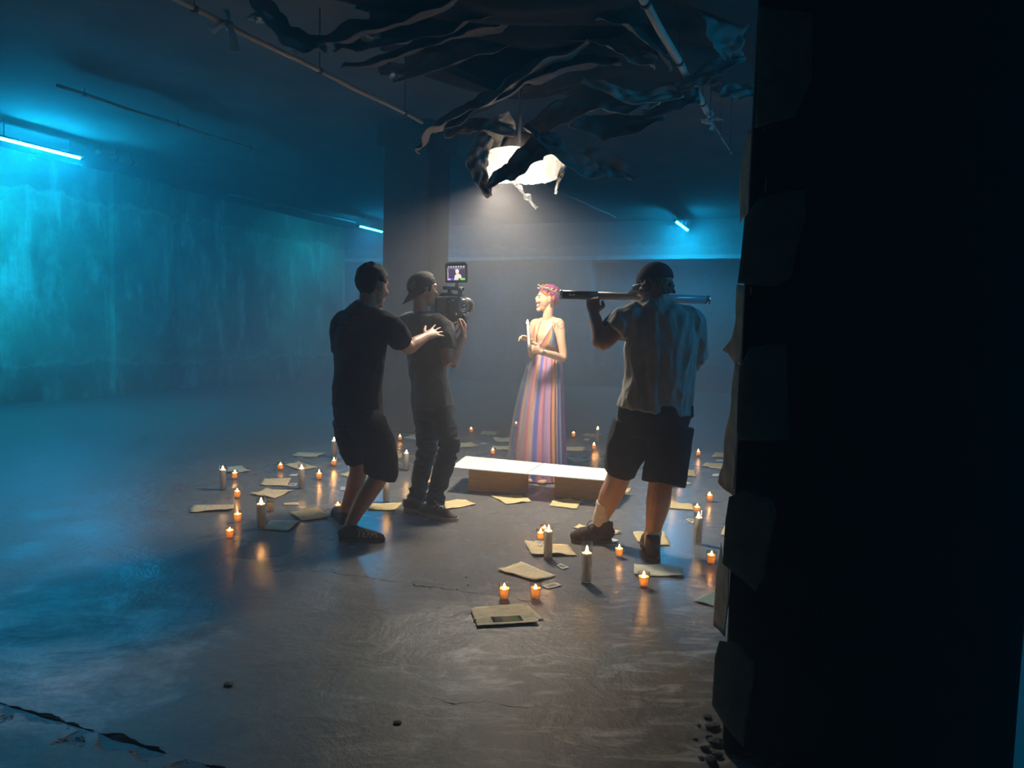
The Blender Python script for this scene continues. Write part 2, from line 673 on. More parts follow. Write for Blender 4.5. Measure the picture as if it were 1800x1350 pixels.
def sheet_from_polygon(poly3, thick, lift_fn=None, n_sub=3):
    """thin solid sheet: fan grid between the outline and its centre, solidified"""
    bm = bmesh.new()
    c = sum(poly3, Vector()) / len(poly3)
    dense = []
    m = len(poly3)
    for i in range(m):
        a, b = poly3[i], poly3[(i + 1) % m]
        k = max(1, min(6, int((b - a).length / 0.03)))
        for j in range(k):
            dense.append(a.lerp(b, j / k))
    rings = []
    fr = [1.0, 0.8, 0.55, 0.28]
    for f in fr:
        rings.append([bm.verts.new(c.lerp(p, f)) for p in dense])
    cv = bm.verts.new(c)
    N = len(dense)
    for r0, r1 in zip(rings, rings[1:]):
        for k in range(N):
            bm.faces.new((r0[k], r0[(k + 1) % N], r1[(k + 1) % N], r1[k]))
    for k in range(N):
        bm.faces.new((rings[-1][k], rings[-1][(k + 1) % N], cv))
    if lift_fn:
        for v in bm.verts:
            v.co += lift_fn(v.co)
    bmesh.ops.recalc_face_normals(bm, faces=bm.faces)
    bmesh.ops.solidify(bm, geom=bm.faces[:], thickness=thick)
    return bm


front_polys = [
    ([(1335, 14), (1380, 18), (1428, 25), (1428, 90), (1427, 140), (1420, 160), (1397, 208), (1360, 218), (1327, 227), (1330, 167), (1332, 90)],
     'large dark greenish paper pinned highest on the pillar'),
    ([(1309, 383), (1337, 348), (1380, 338), (1417, 335), (1415, 383), (1403, 433), (1390, 490), (1358, 505), (1297, 498), (1303, 450)],
     'dark paper curling on the pillar level with the blue tube light'),
    ([(1318, 612), (1350, 606), (1382, 603), (1385, 690), (1387, 773), (1340, 773), (1302, 773), (1295, 760), (1300, 647)],
     'squared dark paper in the middle of the pillar'),
    ([(1282, 872), (1308, 862), (1358, 877), (1366, 900), (1352, 960), (1343, 1010), (1328, 1037), (1298, 1010), (1271, 988), (1275, 917)],
     'dark paper with a pointed lower corner low on the pillar'),
    ([(1265, 1123), (1297, 1127), (1327, 1163), (1325, 1200), (1313, 1260), (1308, 1310), (1290, 1290), (1273, 1270), (1252, 1237), (1257, 1153)],
     'lowest torn paper on the pillar, just above the floor'),
]
for i, (pl, lab) in enumerate(front_polys):
    pts = [on_pillar(x, y, 0.012 + 0.004 * (i % 2)) for x, y in pl]

    def lf(co, i=i):
        q = noise.noise(co * 5 + Vector((i * 3, 0, 0)))
        return -U2 * (0.012 + 0.014 * q)
    bm = sheet_from_polygon(pts, 0.0012, lf)
    o = link('pinned_paper', bm_mesh(bm), M_PAPER_D)
    place(o)
    tag(o, lab, 'paper', 'papers pinned on the pillar')
edge_polys = [
    ([(1313, 230), (1345, 224), (1341, 267), (1344, 300), (1348, 337), (1333, 350), (1302, 392), (1299, 350), (1300, 320), (1308, 267)], 1346,
     'brown paper flaring off the pillar edge above the blue tube light'),
    ([(1295, 500), (1323, 505), (1318, 533), (1313, 583), (1302, 637), (1293, 643), (1282, 623), (1270, 615), (1283, 600), (1292, 560)], 1322,
     'brown paper with a folded tip on the pillar edge at head height'),
    ([(1292, 640), (1301, 640), (1299, 712), (1300, 773), (1292, 843), (1288, 872), (1277, 863), (1262, 848), (1270, 820), (1277, 750), (1286, 705)], 1301,
     'long brown paper on the pillar edge beside the far candles'),
    ([(1267, 953), (1269, 983), (1282, 997), (1280, 1060), (1277, 1120), (1266, 1110), (1255, 1100), (1258, 1050), (1260, 1000)], 1282,
     'short brown paper on the pillar edge beside the nearest candles'),
]
for i, (pl, xr, lab) in enumerate(edge_polys):
    pts = []
    for x, y in pl:
        back = (xr - x) / 46.0 * 0.52
        p = on_pillar(x, y, 0.022)
        pts.append(W(x, y, p.y + back + 0.004))

    def lf(co, i=i):
        return V2 * (0.006 * noise.noise(co * 9 + Vector((i * 5, 2, 0))))
    bm = sheet_from_polygon(pts, 0.0012, lf)
    o = link('pinned_paper', bm_mesh(bm), M_PAPER_B)
    place(o)
    tag(o, lab, 'paper', 'papers pinned on the pillar')

# ------------------------------------------------------------------ blue tube lights and pipes under the ceiling
M_TUBE = E_mat('blue_tube_glow', (0.004, 0.46, 1.0), TUBE_E)
M_TUBE3 = E_mat('blue_tube_glow_dimmest', (0.004, 0.46, 1.0), TUBE_E * 0.25)
M_TUBE2 = E_mat('blue_tube_glow_dimmer', (0.004, 0.46, 1.0), TUBE_E * 0.32)
M_CAP = P_mat('tube_cap', (0.05, 0.05, 0.055), 0.5)
M_PIPE = P_mat('old_conduit', (0.33, 0.30, 0.26), 0.6, 0.3, 6)


def tube_light(a, b, label, mat):
    d = (b - a).normalized()
    o = thing('tube_light', label, 'tube light', Vector(((a.x + b.x) / 2, (a.y + b.y) / 2, min(a.z, b.z) - 0.03)), 'blue tube lights under the ceiling')
    bm = bmesh.new()
    cyl(bm, a, b, 0.026, n=14)
    link('tube', bm_mesh(bm), mat, o)
    bm = bmesh.new()
    sd = d.cross(Vector((0, 0, 1))).normalized()
    up = sd.cross(d)
    ring_ = []
    for p in (a, b):
        for r in (0.0275, 0.034):
            ring_.append([bm.verts.new(p + sd * (r * math.cos(math.radians(12 + 156 * k / 10))) + up * (r * math.sin(math.radians(12 + 156 * k / 10)))) for k in range(11)])
    ia, oa, ib, ob = ring_
    for k in range(10):
        bm.faces.new((ia[k], ia[k + 1], ib[k + 1], ib[k]))
        bm.faces.new((oa[k], oa[k + 1], ob[k + 1], ob[k]))
        bm.faces.new((ia[k], ia[k + 1], oa[k + 1], oa[k]))
        bm.faces.new((ib[k], ib[k + 1], ob[k + 1], ob[k]))
    for k in (0, 10):
        bm.faces.new((ia[k], oa[k], ob[k], ib[k]))
    link('light_shield', bm_mesh(bm), M_CAP, o)  # unseen half shell, added to keep blue light off ceiling and canopy
    for p, s in ((a, -1), (b, 1)):
        bm = bmesh.new()
        cyl(bm, p, p + d * (0.06 * s), 0.029, n=14)
        link('end_cap', bm_mesh(bm), M_CAP, o)
    for f in (0.12, 0.88):
        p = a.lerp(b, f)
        bm = bmesh.new()
        cyl(bm, p + Vector((0, 0, 0.02)), Vector((p.x, p.y, CEIL)), 0.006, n=8)
        box(bm, p + Vector((0, 0, 0.03)), (0.03, 0.05, 0.02), (V2, U2, Vector((0, 0, 1))))
        link('hanger', bm_mesh(bm), M_CAP, o, smooth=False)
    return o


TZ = 3.6
e1 = Z(140, 277, TZ)
tube_light(e1 - U2 * 1.22, e1, 'long glowing blue tube light at the left edge of the picture', M_TUBE)
e2 = Z(671, 407, TZ)
tube_light(e2 - U2 * 1.0, e2, 'short-looking blue tube light far off beside the concrete column', M_TUBE2)
e3 = Z(1208, 404, TZ)
tube_light(Z(1187, 388, TZ), e3, 'blue tube light on the right above the man in the cap', M_TUBE2)
tb = Vector((3.9, 4.45, 2.95))
tube_light(tb - U2 * 0.6, tb + U2 * 0.6, 'blue tube light out of view behind the dark pillar', M_TUBE3)


def pipe(a, b, r, label, name='conduit_pipe', mat=None, group='pipes under the ceiling', cat='pipe'):
    o = thing(name, label, cat, Vector(((a.x + b.x) / 2, (a.y + b.y) / 2, min(a.z, b.z))), group)
    bm = bmesh.new()
    n = 8
    pts = [a.lerp(b, i / n) + Vector((0, 0, 0.006 * math.sin(i * 2.1))) for i in range(n + 1)]
    tube(bm, pts, [r] * (n + 1), n=12, sub=2, cap='flat')
    link('tube', bm_mesh(bm), mat or M_PIPE, o)
    for f in (0.1, 0.5, 0.9):
        p = a.lerp(b, f)
        bm = bmesh.new()
        d = (b - a).normalized()
        cyl(bm, p - d * 0.015, p + d * 0.015, r + 0.006, n=12)
        if CEIL - p.z > 0.05:
            cyl(bm, p, Vector((p.x, p.y, CEIL)), 0.005, n=6)
        link('clamp', bm_mesh(bm), M_CAP, o)
    return o


pipe(Z(100, 150, 3.78), Z(468, 270, 3.78), 0.018, 'thin conduit crossing the ceiling between the two left tube lights')
pipe(Z(400, 341, 3.78), Z(625, 391, 3.78), 0.018, 'thin conduit leading up to the far tube light beside the column')
pipe(Z(965, 329, 3.78), Z(1082, 382, 3.78), 0.016, 'thin conduit on the far ceiling right of the lantern')
pipe(Z(168, 266, 3.72), Z(238, 288, 3.72), 0.035, 'dim short pipe just past the end of the left tube light')
M_POLE = P_mat('wood_pole', (0.62, 0.47, 0.35), 0.7, 0.3, 8)
M_POLE2 = P_mat('grey_pole', (0.50, 0.46, 0.40), 0.6, 0.3, 8)
pole_a, pole_b = Z(270, -20, 3.36), Z(742, 214, 3.36)
pipe(pole_a, pole_b, 0.019, 'brown wooden pole holding up the left side of the torn canopy', 'canopy_pole', M_POLE, 'poles of the canopy', 'pole')
pole2_a, pole2_b = Z(1115, -28, 3.22), Z(1243, 196, 3.22)
pipe(pole2_a, pole2_b, 0.026, 'grey pole on the right side of the torn canopy', 'canopy_pole', M_POLE2, 'poles of the canopy', 'pole')
pipe(pole2_b + Vector((0, 0, -0.02)), Z(1286, 270, 3.16), 0.007, 'thin grey rod continuing beyond the tied right canopy pole', 'canopy_pole', M_POLE2, 'poles of the canopy', 'pole')

M_RIB = translucent_mat('white_plastic', (0.62, 0.66, 0.66), 0.4, 0.35)


def ribbon_strip(bm, pts, widths, side, curl=0.25, nw=6, thick=0.002, wob=0.0, seed=0.0, sub=5):
    """long strip of sheet with a curved cross section; closed solid"""
    P2, V_ = smooth_path(pts, [(w,) for w in widths], sub)
    rows = []
    s = side.copy()
    for i, p in enumerate(P2):
        t = (P2[min(i + 1, len(P2) - 1)] - P2[max(i - 1, 0)]).normalized()
        s = (s - t * s.dot(t)).normalized()
        nrm = t.cross(s).normalized()
        w = V_[i][0]
        row = []
        for k in range(nw + 1):
            f = (k / nw) * 2 - 1
            q = noise.noise(Vector((i * 0.35 + seed, f * 1.6, seed * 2.3))) if wob else 0
            jag = 1 + 0.10 * noise.noise(Vector((i * 0.8 + seed, seed, f)))
            row.append(bm.verts.new(p + s * (f * w * jag) + nrm * (curl * w * (f * f - 0.5) + wob * q)))
        rows.append(row)
    fs = []
    for a, b in zip(rows, rows[1:]):
        for k in range(nw):
            fs.append(bm.faces.new((a[k], a[k + 1], b[k + 1], b[k])))
    bmesh.ops.recalc_face_normals(bm, faces=fs)
    bmesh.ops.solidify(bm, geom=fs, thickness=thick)


def tied_ribbon(p, tails, label):
    o = thing('tied_ribbon', label, 'ribbon', p, 'white plastic ribbons tied to poles')
    bm = bmesh.new()
    ell(bm, p, (0.035, 0.03, 0.03), n=2)
    for k in range(5):
        a = k * 1.26
        ell(bm, p + Vector((0.025 * math.cos(a), 0.02 * math.sin(a * 2), 0.025 * math.sin(a))), (0.016, 0.012, 0.02), n=1)
    me = fuse(bm, 0.006, 2)
    link('knot', me, M_RIB, o)
    for i, (end, w) in enumerate(tails):
        bm = bmesh.new()
        mid = p.lerp(end, 0.45) + Vector((0.015, -0.02, 0.01))
        ribbon_strip(bm, [p, mid, end], [0.012, w * 0.6, w], Vector((0.8, 0.5, 0.35)), 0.4, 6, 0.0015, 0.02, i * 3.3 + 1)
        link('tail', bm_mesh(bm), M_RIB, o)
    return o


d1 = Z(402, 44, 3.36).y
k1 = W(403, 45, d1 - 0.02)
tied_ribbon(k1, [(W(372, 55, d1 - 0.05), 0.045), (W(412, 92, d1 - 0.03), 0.04), (W(398, 17, d1 - 0.02), 0.025)], 'white plastic ribbon with long tails tied on the left brown pole')
d2 = Z(1246, 212, 3.21).y
k2 = W(1246, 212, d2 - 0.03)
tied_ribbon(k2, [(W(1233, 214, d2 - 0.05), 0.03), (W(1250, 229, d2 - 0.04), 0.03), (W(1268, 212, d2 - 0.02), 0.03), (W(1252, 197, d2), 0.025)], 'white plastic ribbon tied like a star on the right grey pole')

# ------------------------------------------------------------------ torn dark canopy and the lantern in it
M_CANOPY = P_mat('dark_tar_paper', (0.20, 0.175, 0.155), 0.62, 0.45, 3.0, 0.7, 14, 0.0, 0.35)
M_CANOPY2 = P_mat('brown_tar_paper', (0.50, 0.40, 0.32), 0.7, 0.45, 4.0, 0.7, 18, 0.0, 0.3)
M_FOIL = P_mat('teal_lit_foil', (0.45, 0.52, 0.52), 0.35, 0.3, 20, 0.6, 40, 0.6)  # plain foil; the teal light on it is put into this tint
def CD(d):
    return 5.0 + (d - 5.0) * 0.56


LAMP = W(912, 286, CD(6.35))
canopy = thing('torn_canopy', 'crumpled canopy of torn dark paper strips hanging over the set', 'canopy', Vector((0.2, 5.6, 2.6)))

# big crumpled sheet slung between the two poles
bm = bmesh.new()
nx, ny = 90, 80
grid = []
for j in range(ny + 1):
    row = []
    for i in range(nx + 1):
        u, v = i / nx, j / ny
        x = -1.75 + 4.0 * u + 0.45 * v
        y = 3.9 + 3.2 * v
        q = Vector((x, y, 0))
        ridge = 0
        for k, (fr, am) in enumerate(((1.7, 0.11), (3.7, 0.085), (8.3, 0.045))):
            w = noise.noise(Vector((x * 0.6 + k * 7, y * 0.6, 1.3)))
            ph = (y * 0.95 - x * 0.35 + 0.25 * math.sin(x * 1.5 + 0.4)) * fr * 2.2 + w * 2.5
            ridge += am * (1 - 2 * abs(math.sin(ph)) ** 0.7)
        z = 3.61 + ridge * 0.75
        dl = math.hypot(x - LAMP.x, (y - LAMP.y))
        z -= 0.34 * math.exp(-(dl / 0.75) ** 2)
        z = min(z, CEIL - 0.02)
        row.append((bm.verts.new((x, y, z)), dl, u, v))
    grid.append(row)
fs = []
for j in range(ny):
    for i in range(nx):
        q = [grid[j][i], grid[j][i + 1], grid[j + 1][i + 1], grid[j + 1][i]]
        mu = sum(a[2] for a in q) / 4
        mv = sum(a[3] for a in q) / 4
        nz = noise.noise(Vector((mu * 9, mv * 9, 4.2)))
        if min(a[1] for a in q) < 0.16:
            continue
        if mu < 0.06 + 0.10 * (nz + 0.4) or mu > 0.95 - 0.10 * (nz + 0.3) or mv > 0.95 - 0.12 * (nz + 0.3):
            continue
        fs.append(bm.faces.new([a[0] for a in q]))
for v in [v for v in bm.verts if not v.link_faces]:
    bm.verts.remove(v)
bmesh.ops.solidify(bm, geom=fs, thickness=0.004)
link('main_sheet', bm_mesh(bm), P_mat('black_tar_sheet', (0.085, 0.075, 0.068), 0.7, 0.45, 3.0, 0.7, 14, 0.0, 0.3), canopy)

strips = [
    # (pixels + depth), half widths (m), side vector, curl, material
    ([(585, 84, 5.5), (660, 70, 5.4), (745, 48, 5.3), (830, 22, 5.1), (900, -10, 5.0)], [.03, .07, .10, .10, .08], (0, .5, .85), .5, 0),
    ([(690, 142, 6.0), (770, 110, 5.8), (860, 78, 5.6), (960, 52, 5.45), (1060, 62, 5.45), (1110, 88, 5.5), (1152, 112, 5.6)], [.03, .06, .08, .08, .10, .09, .05], (0, .4, .9), .6, 1),
    ([(733, 268, 6.2), (750, 238, 6.1), (800, 203, 6.0), (870, 165, 5.85), (950, 118, 5.7), (1035, 68, 5.5)], [.015, .05, .07, .09, .11, .10], (.2, .5, .8), .6, 1),
    ([(760, 230, 6.25), (840, 190, 6.1), (930, 140, 5.9), (1010, 110, 5.7), (1090, 110, 5.7)], [.05, .12, .16, .15, .08], (.1, .8, .5), .4, 0),
    ([(600, 120, 5.7), (690, 100, 5.7), (790, 62, 5.5), (880, 42, 5.3), (980, 8, 5.1)], [.05, .10, .12, .12, .10], (0, .8, .55), .5, 0),
    ([(520, 90, 5.4), (610, 60, 5.3), (720, 30, 5.1), (830, -15, 4.9)], [.06, .12, .14, .12], (0, .7, .6), .4, 0),
    ([(935, 232, 6.1), (985, 200, 6.05), (1040, 180, 6.0), (1100, 186, 6.0), (1160, 178, 6.0)], [.07, .09, .09, .07, .03], (0, .4, .9), .6, 1),
    ([(1022, 140, 5.9), (1070, 158, 5.9), (1120, 172, 5.9), (1200, 160, 5.9)], [.01, .035, .05, .04], (0, .3, .95), .5, 1),
    ([(922, 220, 5.9), (950, 244, 5.9), (988, 270, 5.95), (1030, 298, 6.1), (1060, 302, 6.2)], [.015, .03, .05, .06, .03], (.6, .3, .6), .5, 0),
    ([(1010, 278, 6.35), (1045, 284, 6.35), (1080, 296, 6.35), (1118, 314, 6.4)], [.05, .085, .07, .01], (0, .2, .95), .5, 0),
    ([(855, 331, 5.92), (880, 311, 5.92), (912, 291, 5.92), (950, 258, 5.92), (990, 256, 5.95)], [.008, .045, .068, .075, .065], (.1, .2, .95), .5, 0),
    ([(862, 346, 5.95), (848, 318, 5.95), (838, 290, 5.95), (843, 262, 6.0), (860, 238, 6.0)], [.012, .045, .06, .06, .04], (.9, .2, .2), .9, 1),
    ([(782, 240, 6.2), (815, 224, 6.15), (850, 222, 6.1), (905, 232, 6.1)], [.02, .04, .05, .03], (0, .3, .95), .6, 1),
    ([(1190, 158, 5.9), (1225, 140, 5.8), (1262, 118, 5.75), (1310, 98, 5.75)], [.02, .05, .055, .02], (0, .3, .95), .4, 0),
    ([(1255, -10, 5.2), (1272, 40, 5.3), (1280, 80, 5.4), (1276, 102, 5.5)], [.12, .16, .10, .02], (.9, .4, .1), .5, 0),
    ([(1262, 168, 6.0), (1290, 160, 6.0), (1330, 160, 6.0)], [.03, .05, .05], (0, .3, .95), .4, 0),
    ([(1130, 200, 6.1), (1190, 176, 6.0), (1230, 168, 5.95)], [.05, .08, .05], (0, .3, .95), .4, 0),
    ([(440, -20, 4.9), (478, 30, 5.0), (520, 70, 5.15), (575, 85, 5.3)], [.10, .13, .10, .04], (.3, .8, .2), .3, 0),
    ([(1040, 20, 5.1), (1100, 30, 5.2), (1150, 70, 5.4), (1180, 120, 5.6)], [.12, .14, .12, .05], (.3, .6, .6), .5, 0),
    ([(1000, 215, 6.2), (1060, 225, 6.25), (1110, 222, 6.2), (1170, 205, 6.1)], [.06, .10, .09, .04], (0, .5, .85), .5, 0),
    ([(900, 205, 6.15), (860, 240, 6.2), (868, 285, 6.28), (880, 300, 6.3)], [.08, .10, .08, .04], (.7, .5, .2), .5, 0),
    ([(990, 268, 6.6), (940, 262, 6.62), (895, 275, 6.62), (866, 300, 6.6)], [.08, .13, .12, .06], (0, .2, .95), .3, 0),
]
for i, (pp, wd, sd, cu, mt) in enumerate(strips):
    bm = bmesh.new()
    pts = [W(p[0], p[1], CD(p[2])) for p in pp]
    ribbon_strip(bm, pts, [w * 1.25 for w in wd], Vector(sd).normalized(), cu * 0.6, 12, 0.004, 0.05, i * 4.7, 8)
    link('torn_strip', bm_mesh(bm), M_CANOPY2 if mt else M_CANOPY, canopy)
for i, (x, y, d, r) in enumerate(((652, 64, 5.35, .05), (610, 73, 5.45, .035), (697, 132, 5.95, .045), (457, 30, 5.0, .05), (1140, 98, 5.55, .05))):
    bm = bmesh.new()
    d = CD(d)
    vs = ell(bm, W(x, y, d), (r * 1.3, r, r * 0.7), n=3)
    c = W(x, y, d)
    for v in vs:
        v.co = c + (v.co - c) * (1 + 0.55 * noise.noise((v.co - c) * 38 + Vector((i, 0, 0))))
    link('foil_scrap', bm_mesh(bm), M_FOIL, canopy, smooth=False)

# lantern: a crumpled white diffusion bag over the film lamp
M_BAG = translucent_mat('diffusion_bag', (0.88, 0.85, 0.80), 0.5, 0.6, None, 1.0, 0.08, 14, 0.5, 40)
M_BAGS = translucent_mat('crumpled_plastic', (0.85, 0.84, 0.80), 0.45, 0.25, None, 1.0, 0.1, 10, 0.8, 60)
lan = thing('lantern', 'bright white crumpled bag lantern glowing through the torn canopy', 'lamp', LAMP)
bm = bmesh.new()
prof = [(0.001, 0.10), (0.14, 0.09), (0.225, 0.06), (0.272, 0.02), (0.270, -0.03), (0.235, -0.09), (0.19, -0.13)]
lathe(bm, [(r if r > 0.002 else 0, z) for r, z in prof], 40, LAMP)
bmesh.ops.subdivide_edges(bm, edges=bm.edges[:], cuts=1, use_grid_fill=True)
for v in bm.verts:
    r = v.co - LAMP
    v.co += r.normalized() * (0.045 * (0.4 - abs(noise.noise(r * 13))) + 0.016 * noise.noise(r * 30))
for v in bm.verts:
    v.co.y = LAMP.y + (v.co.y - LAMP.y) * 0.6
    v.co.x = LAMP.x + (v.co.x - LAMP.x) * 1.27
link('diffusion_bag', bm_mesh(bm), M_BAG, lan, smooth=False)
bm = bmesh.new()
ribbon_strip(bm, [W(884, 303, CD(6.25)), W(905, 322, CD(6.22)), (W(925, 345, CD(6.2))), W(943, 367, CD(6.2))], [.022, .024, .018, .014], Vector((.7, .4, .5)), .7, 8, .0015, .05, 3.0, 9)
link('plastic_strip', bm_mesh(bm), M_BAGS, lan, smooth=False)
bm = bmesh.new()
ribbon_strip(bm, [W(992, 284, CD(6.3)), W(986, 303, CD(6.27)), W(982, 318, CD(6.25)), W(976, 341, CD(6.25))], [.025, .022, .012, .004], Vector((.8, .3, .3)), .8, 8, .0015, .05, 9.0, 8)
link('plastic_strip', bm_mesh(bm), M_BAGS, lan, smooth=False)
bm = bmesh.new()
ribbon_strip(bm, [W(858, 300, CD(6.35)), W(866, 298, CD(6.35)), W(878, 297, CD(6.35))], [.05, .055, .03], Vector((.1, .1, 1)), .5, 8, .0015, .04, 5.0, 6)
link('plastic_strip', bm_mesh(bm), M_BAGS, lan, smooth=False)
bm = bmesh.new()
cyl(bm, LAMP + Vector((0, 0, 0.09)), Vector((LAMP.x, LAMP.y, CEIL)), 0.012, n=8)
link('hanging_rod', bm_mesh(bm), M_CAP, lan)
ld = bpy.data.lights.new('lantern_light', 'SPOT')
ld.energy = KEY_W
ld.color = (1.0, 0.87, 0.70)
ld.spot_size = math.radians(157)
ld.spot_blend = 0.92
ld.shadow_soft_size = 0.16
lo = bpy.data.objects.new('lantern_light', ld)
COL.objects.link(lo)
lo.parent = lan
lo.location = (-0.17, 0.0, -0.10)
ld2 = bpy.data.lights.new('lantern_bulb', 'POINT')
ld2.energy = 7.0
ld2.color = (1.0, 0.90, 0.76)
ld2.shadow_soft_size = 0.03
lo2 = bpy.data.objects.new('lantern_bulb', ld2)
COL.objects.link(lo2)
lo2.parent = lan
lo2.location = (0.0, 0.0, -0.02)

# ------------------------------------------------------------------ bench of two boxes with white boards
M_BOX = P_mat('plywood_box', (0.58, 0.33, 0.13), 0.75, 0.35, 7, 0.25, 30, stretch=(1, 1, 6))
M_BOARD = P_mat('white_board', (0.84, 0.83, 0.79), 0.6, 0.12, 30)
M_HOLE = P_mat('box_slot', (0.03, 0.025, 0.02), 0.9)
BZ = 0.203


def plank_box(a, b, depth, label):
    """a,b: front bottom corners on the floor"""
    d = (b - a)
    ln = d.length
    d.normalize()
    n = Vector((-d.y, d.x, 0))
    c = (a + b) / 2 + n * depth / 2
    o = thing('wooden_box', label, 'box', Vector((c.x, c.y, 0)), 'boxes under the white boards')
    bm = bmesh.new()
    box(bm, c + Vector((0, 0, BZ / 2)), (ln, depth, BZ), (d, n, Vector((0, 0, 1))), 0.004)
    link('body', bm_mesh(bm), M_BOX, o, smooth=False)
    for s in (-1, 1):
        bm = bmesh.new()
        box(bm, c + d * (s * ln / 2) + Vector((0, 0, BZ * 0.68)), (0.004, 0.11, 0.028), (d, n, Vector((0, 0, 1))), 0.001)
        link('hand_slot', bm_mesh(bm), M_HOLE, o, smooth=False)
    return d, n


plank_box(G(823, 864), G(926, 868), 0.305, 'brown wooden box under the left white board')
plank_box(G(974, 874), G(1080, 882), 0.305, 'brown wooden box under the right white board')


def board(q, label):
    z = BZ + 0.001
    pts = [G(x, y, z + 0.008) for x, y in q]
    bm = bmesh.new()
    lo_ = [bm.verts.new((p.x, p.y, z)) for p in pts]
    hi_ = [bm.verts.new((p.x, p.y, z + 0.009)) for p in pts]
    bm.faces.new(hi_)
    bm.faces.new(list(reversed(lo_)))
    for k in range(4):
        bm.faces.new((lo_[k], lo_[(k + 1) % 4], hi_[(k + 1) % 4], hi_[k]))
    bmesh.ops.bevel(bm, geom=bm.edges[:], offset=0.0012, segments=1, affect='EDGES')
    o = link('white_board', bm_mesh(bm), M_BOARD, smooth=False)
    place(o)
    tag(o, label, 'board', 'white boards of the low bench')


board([(793, 821), (923.5, 832.6), (954, 814), (818.5, 801.5)], 'white board forming the left half of the low bench')
board([(924.5, 832.8), (1070, 845), (1093, 826.5), (955, 814.2)], 'white board forming the right half of the low bench')

# ------------------------------------------------------------------ candles
M_GLASS = glass_mat('candle_glass', (0.97, 0.97, 0.97), 0.35)
M_GLASSV = glass_mat('votive_glass', (1.0, 0.93, 0.85), 0.3)


M_WAX = translucent_mat('white_wax', (0.88, 0.82, 0.72), 0.35, 0.5, None, 1.0, 0.08, 10, 0.0)
M_WAXV = translucent_mat('votive_wax', (0.97, 0.74, 0.42), 0.65, 0.5, None, 1.0, 0.08, 10, 0.0)
M_FLAME = E_mat('candle_flame', (1.0, 0.50, 0.14), FLAME_E)
M_WICK = P_mat('wick', (0.02, 0.015, 0.01), 0.9)


def me_lathe(prof, n=20):
    bm = bmesh.new()
    lathe(bm, prof, n)
    return bm_mesh(bm)


def fin(me, mat):
    me.materials.append(mat)
    me.polygons.foreach_set('use_smooth', [True] * len(me.polygons))
    return me


def flame_prof(z0, h, r):
    return [(0, z0), (r * 0.55, z0 + h * 0.08), (r, z0 + h * 0.28), (r * 0.82, z0 + h * 0.5), (r * 0.42, z0 + h * 0.75), (0, z0 + h)]


TALL_H = 0.212
ME_TG = fin(me_lathe([(0.0, 0.0), (0.027, 0.0), (0.029, 0.006), (0.029, TALL_H), (0.0265, TALL_H), (0.0262, 0.012), (0.0, 0.012)], 24), M_GLASS)
ME_TW = fin(me_lathe([(0.0, 0.0125), (0.0255, 0.0125), (0.0255, 0.158), (0.0235, 0.158), (0.0225, 0.146), (0.0, 0.144)], 24), M_WAX)
ME_TWL = fin(me_lathe([(0.0, 0.0125), (0.0255, 0.0125), (0.0255, 0.172), (0.0235, 0.172), (0.0225, 0.160), (0.0, 0.158)], 24), M_WAX)
ME_TF = fin(me_lathe(flame_prof(0.152, 0.042, 0.0085), 12), M_FLAME)
ME_TK = fin(me_lathe([(0.0, 0.143), (0.001, 0.143), (0.001, 0.158), (0, 0.158)], 6), M_WICK)
VH = 0.078
ME_VG = fin(me_lathe([(0.0, 0.0), (0.022, 0.0), (0.0235, 0.004), (0.031, VH), (0.0288, VH), (0.0215, 0.013), (0.0, 0.013)], 24), M_GLASSV)
ME_VW = fin(me_lathe([(0.0, 0.0135), (0.0208, 0.0135), (0.0258, 0.058), (0.0240, 0.058), (0.0200, 0.024), (0.0, 0.024)], 24), M_WAXV)
ME_VF = fin(me_lathe(flame_prof(0.030, 0.050, 0.0100), 12), M_FLAME)
ME_VK = fin(me_lathe([(0.0, 0.023), (0.001, 0.023), (0.001, 0.036), (0, 0.036)], 6), M_WICK)


def candle(kind, px, py, label):
    loc = G(px, py - (2.5 if kind == 'votive' else 2.5) * (py - 577) / 450)
    loc.z = 0.0005
    rz = R.uniform(0, 6.28)
    sc = R.uniform(0.96, 1.05)
    if kind == 'votive':
        o = thing('votive_candle', label, 'candle', loc, 'small votive candles on the floor', rz)
        parts = (('glass', ME_VG), ('wax', ME_VW), ('wick', ME_VK), ('flame', ME_VF))
    elif kind == 'empty':
        o = thing('votive_glass', label, 'glass', loc, None, rz)
        parts = (('glass', ME_VG), ('wax', ME_VW))
    else:
        o = thing('tall_candle', label, 'candle', loc, 'tall glass candles on the floor', rz)
        parts = (('glass', ME_TG), ('wax', ME_TW if kind == 'tall' else ME_TWL), ('wick', ME_TK), ('flame', ME_TF))
    for n, me in parts:
        c = bpy.data.objects.new(n, me)
        COL.objects.link(c)
        c.parent = o
        if n == 'flame':
            k = R.uniform(0.85, 1.15)
            z0 = 0.030 if kind == 'votive' else 0.155
            c.scale = (1, 1, k)
            c.location.z = z0 * (1 - k)
            if kind == 'full':
                c.location.z += 0.012
    o.scale = (sc, sc, sc)
    return o


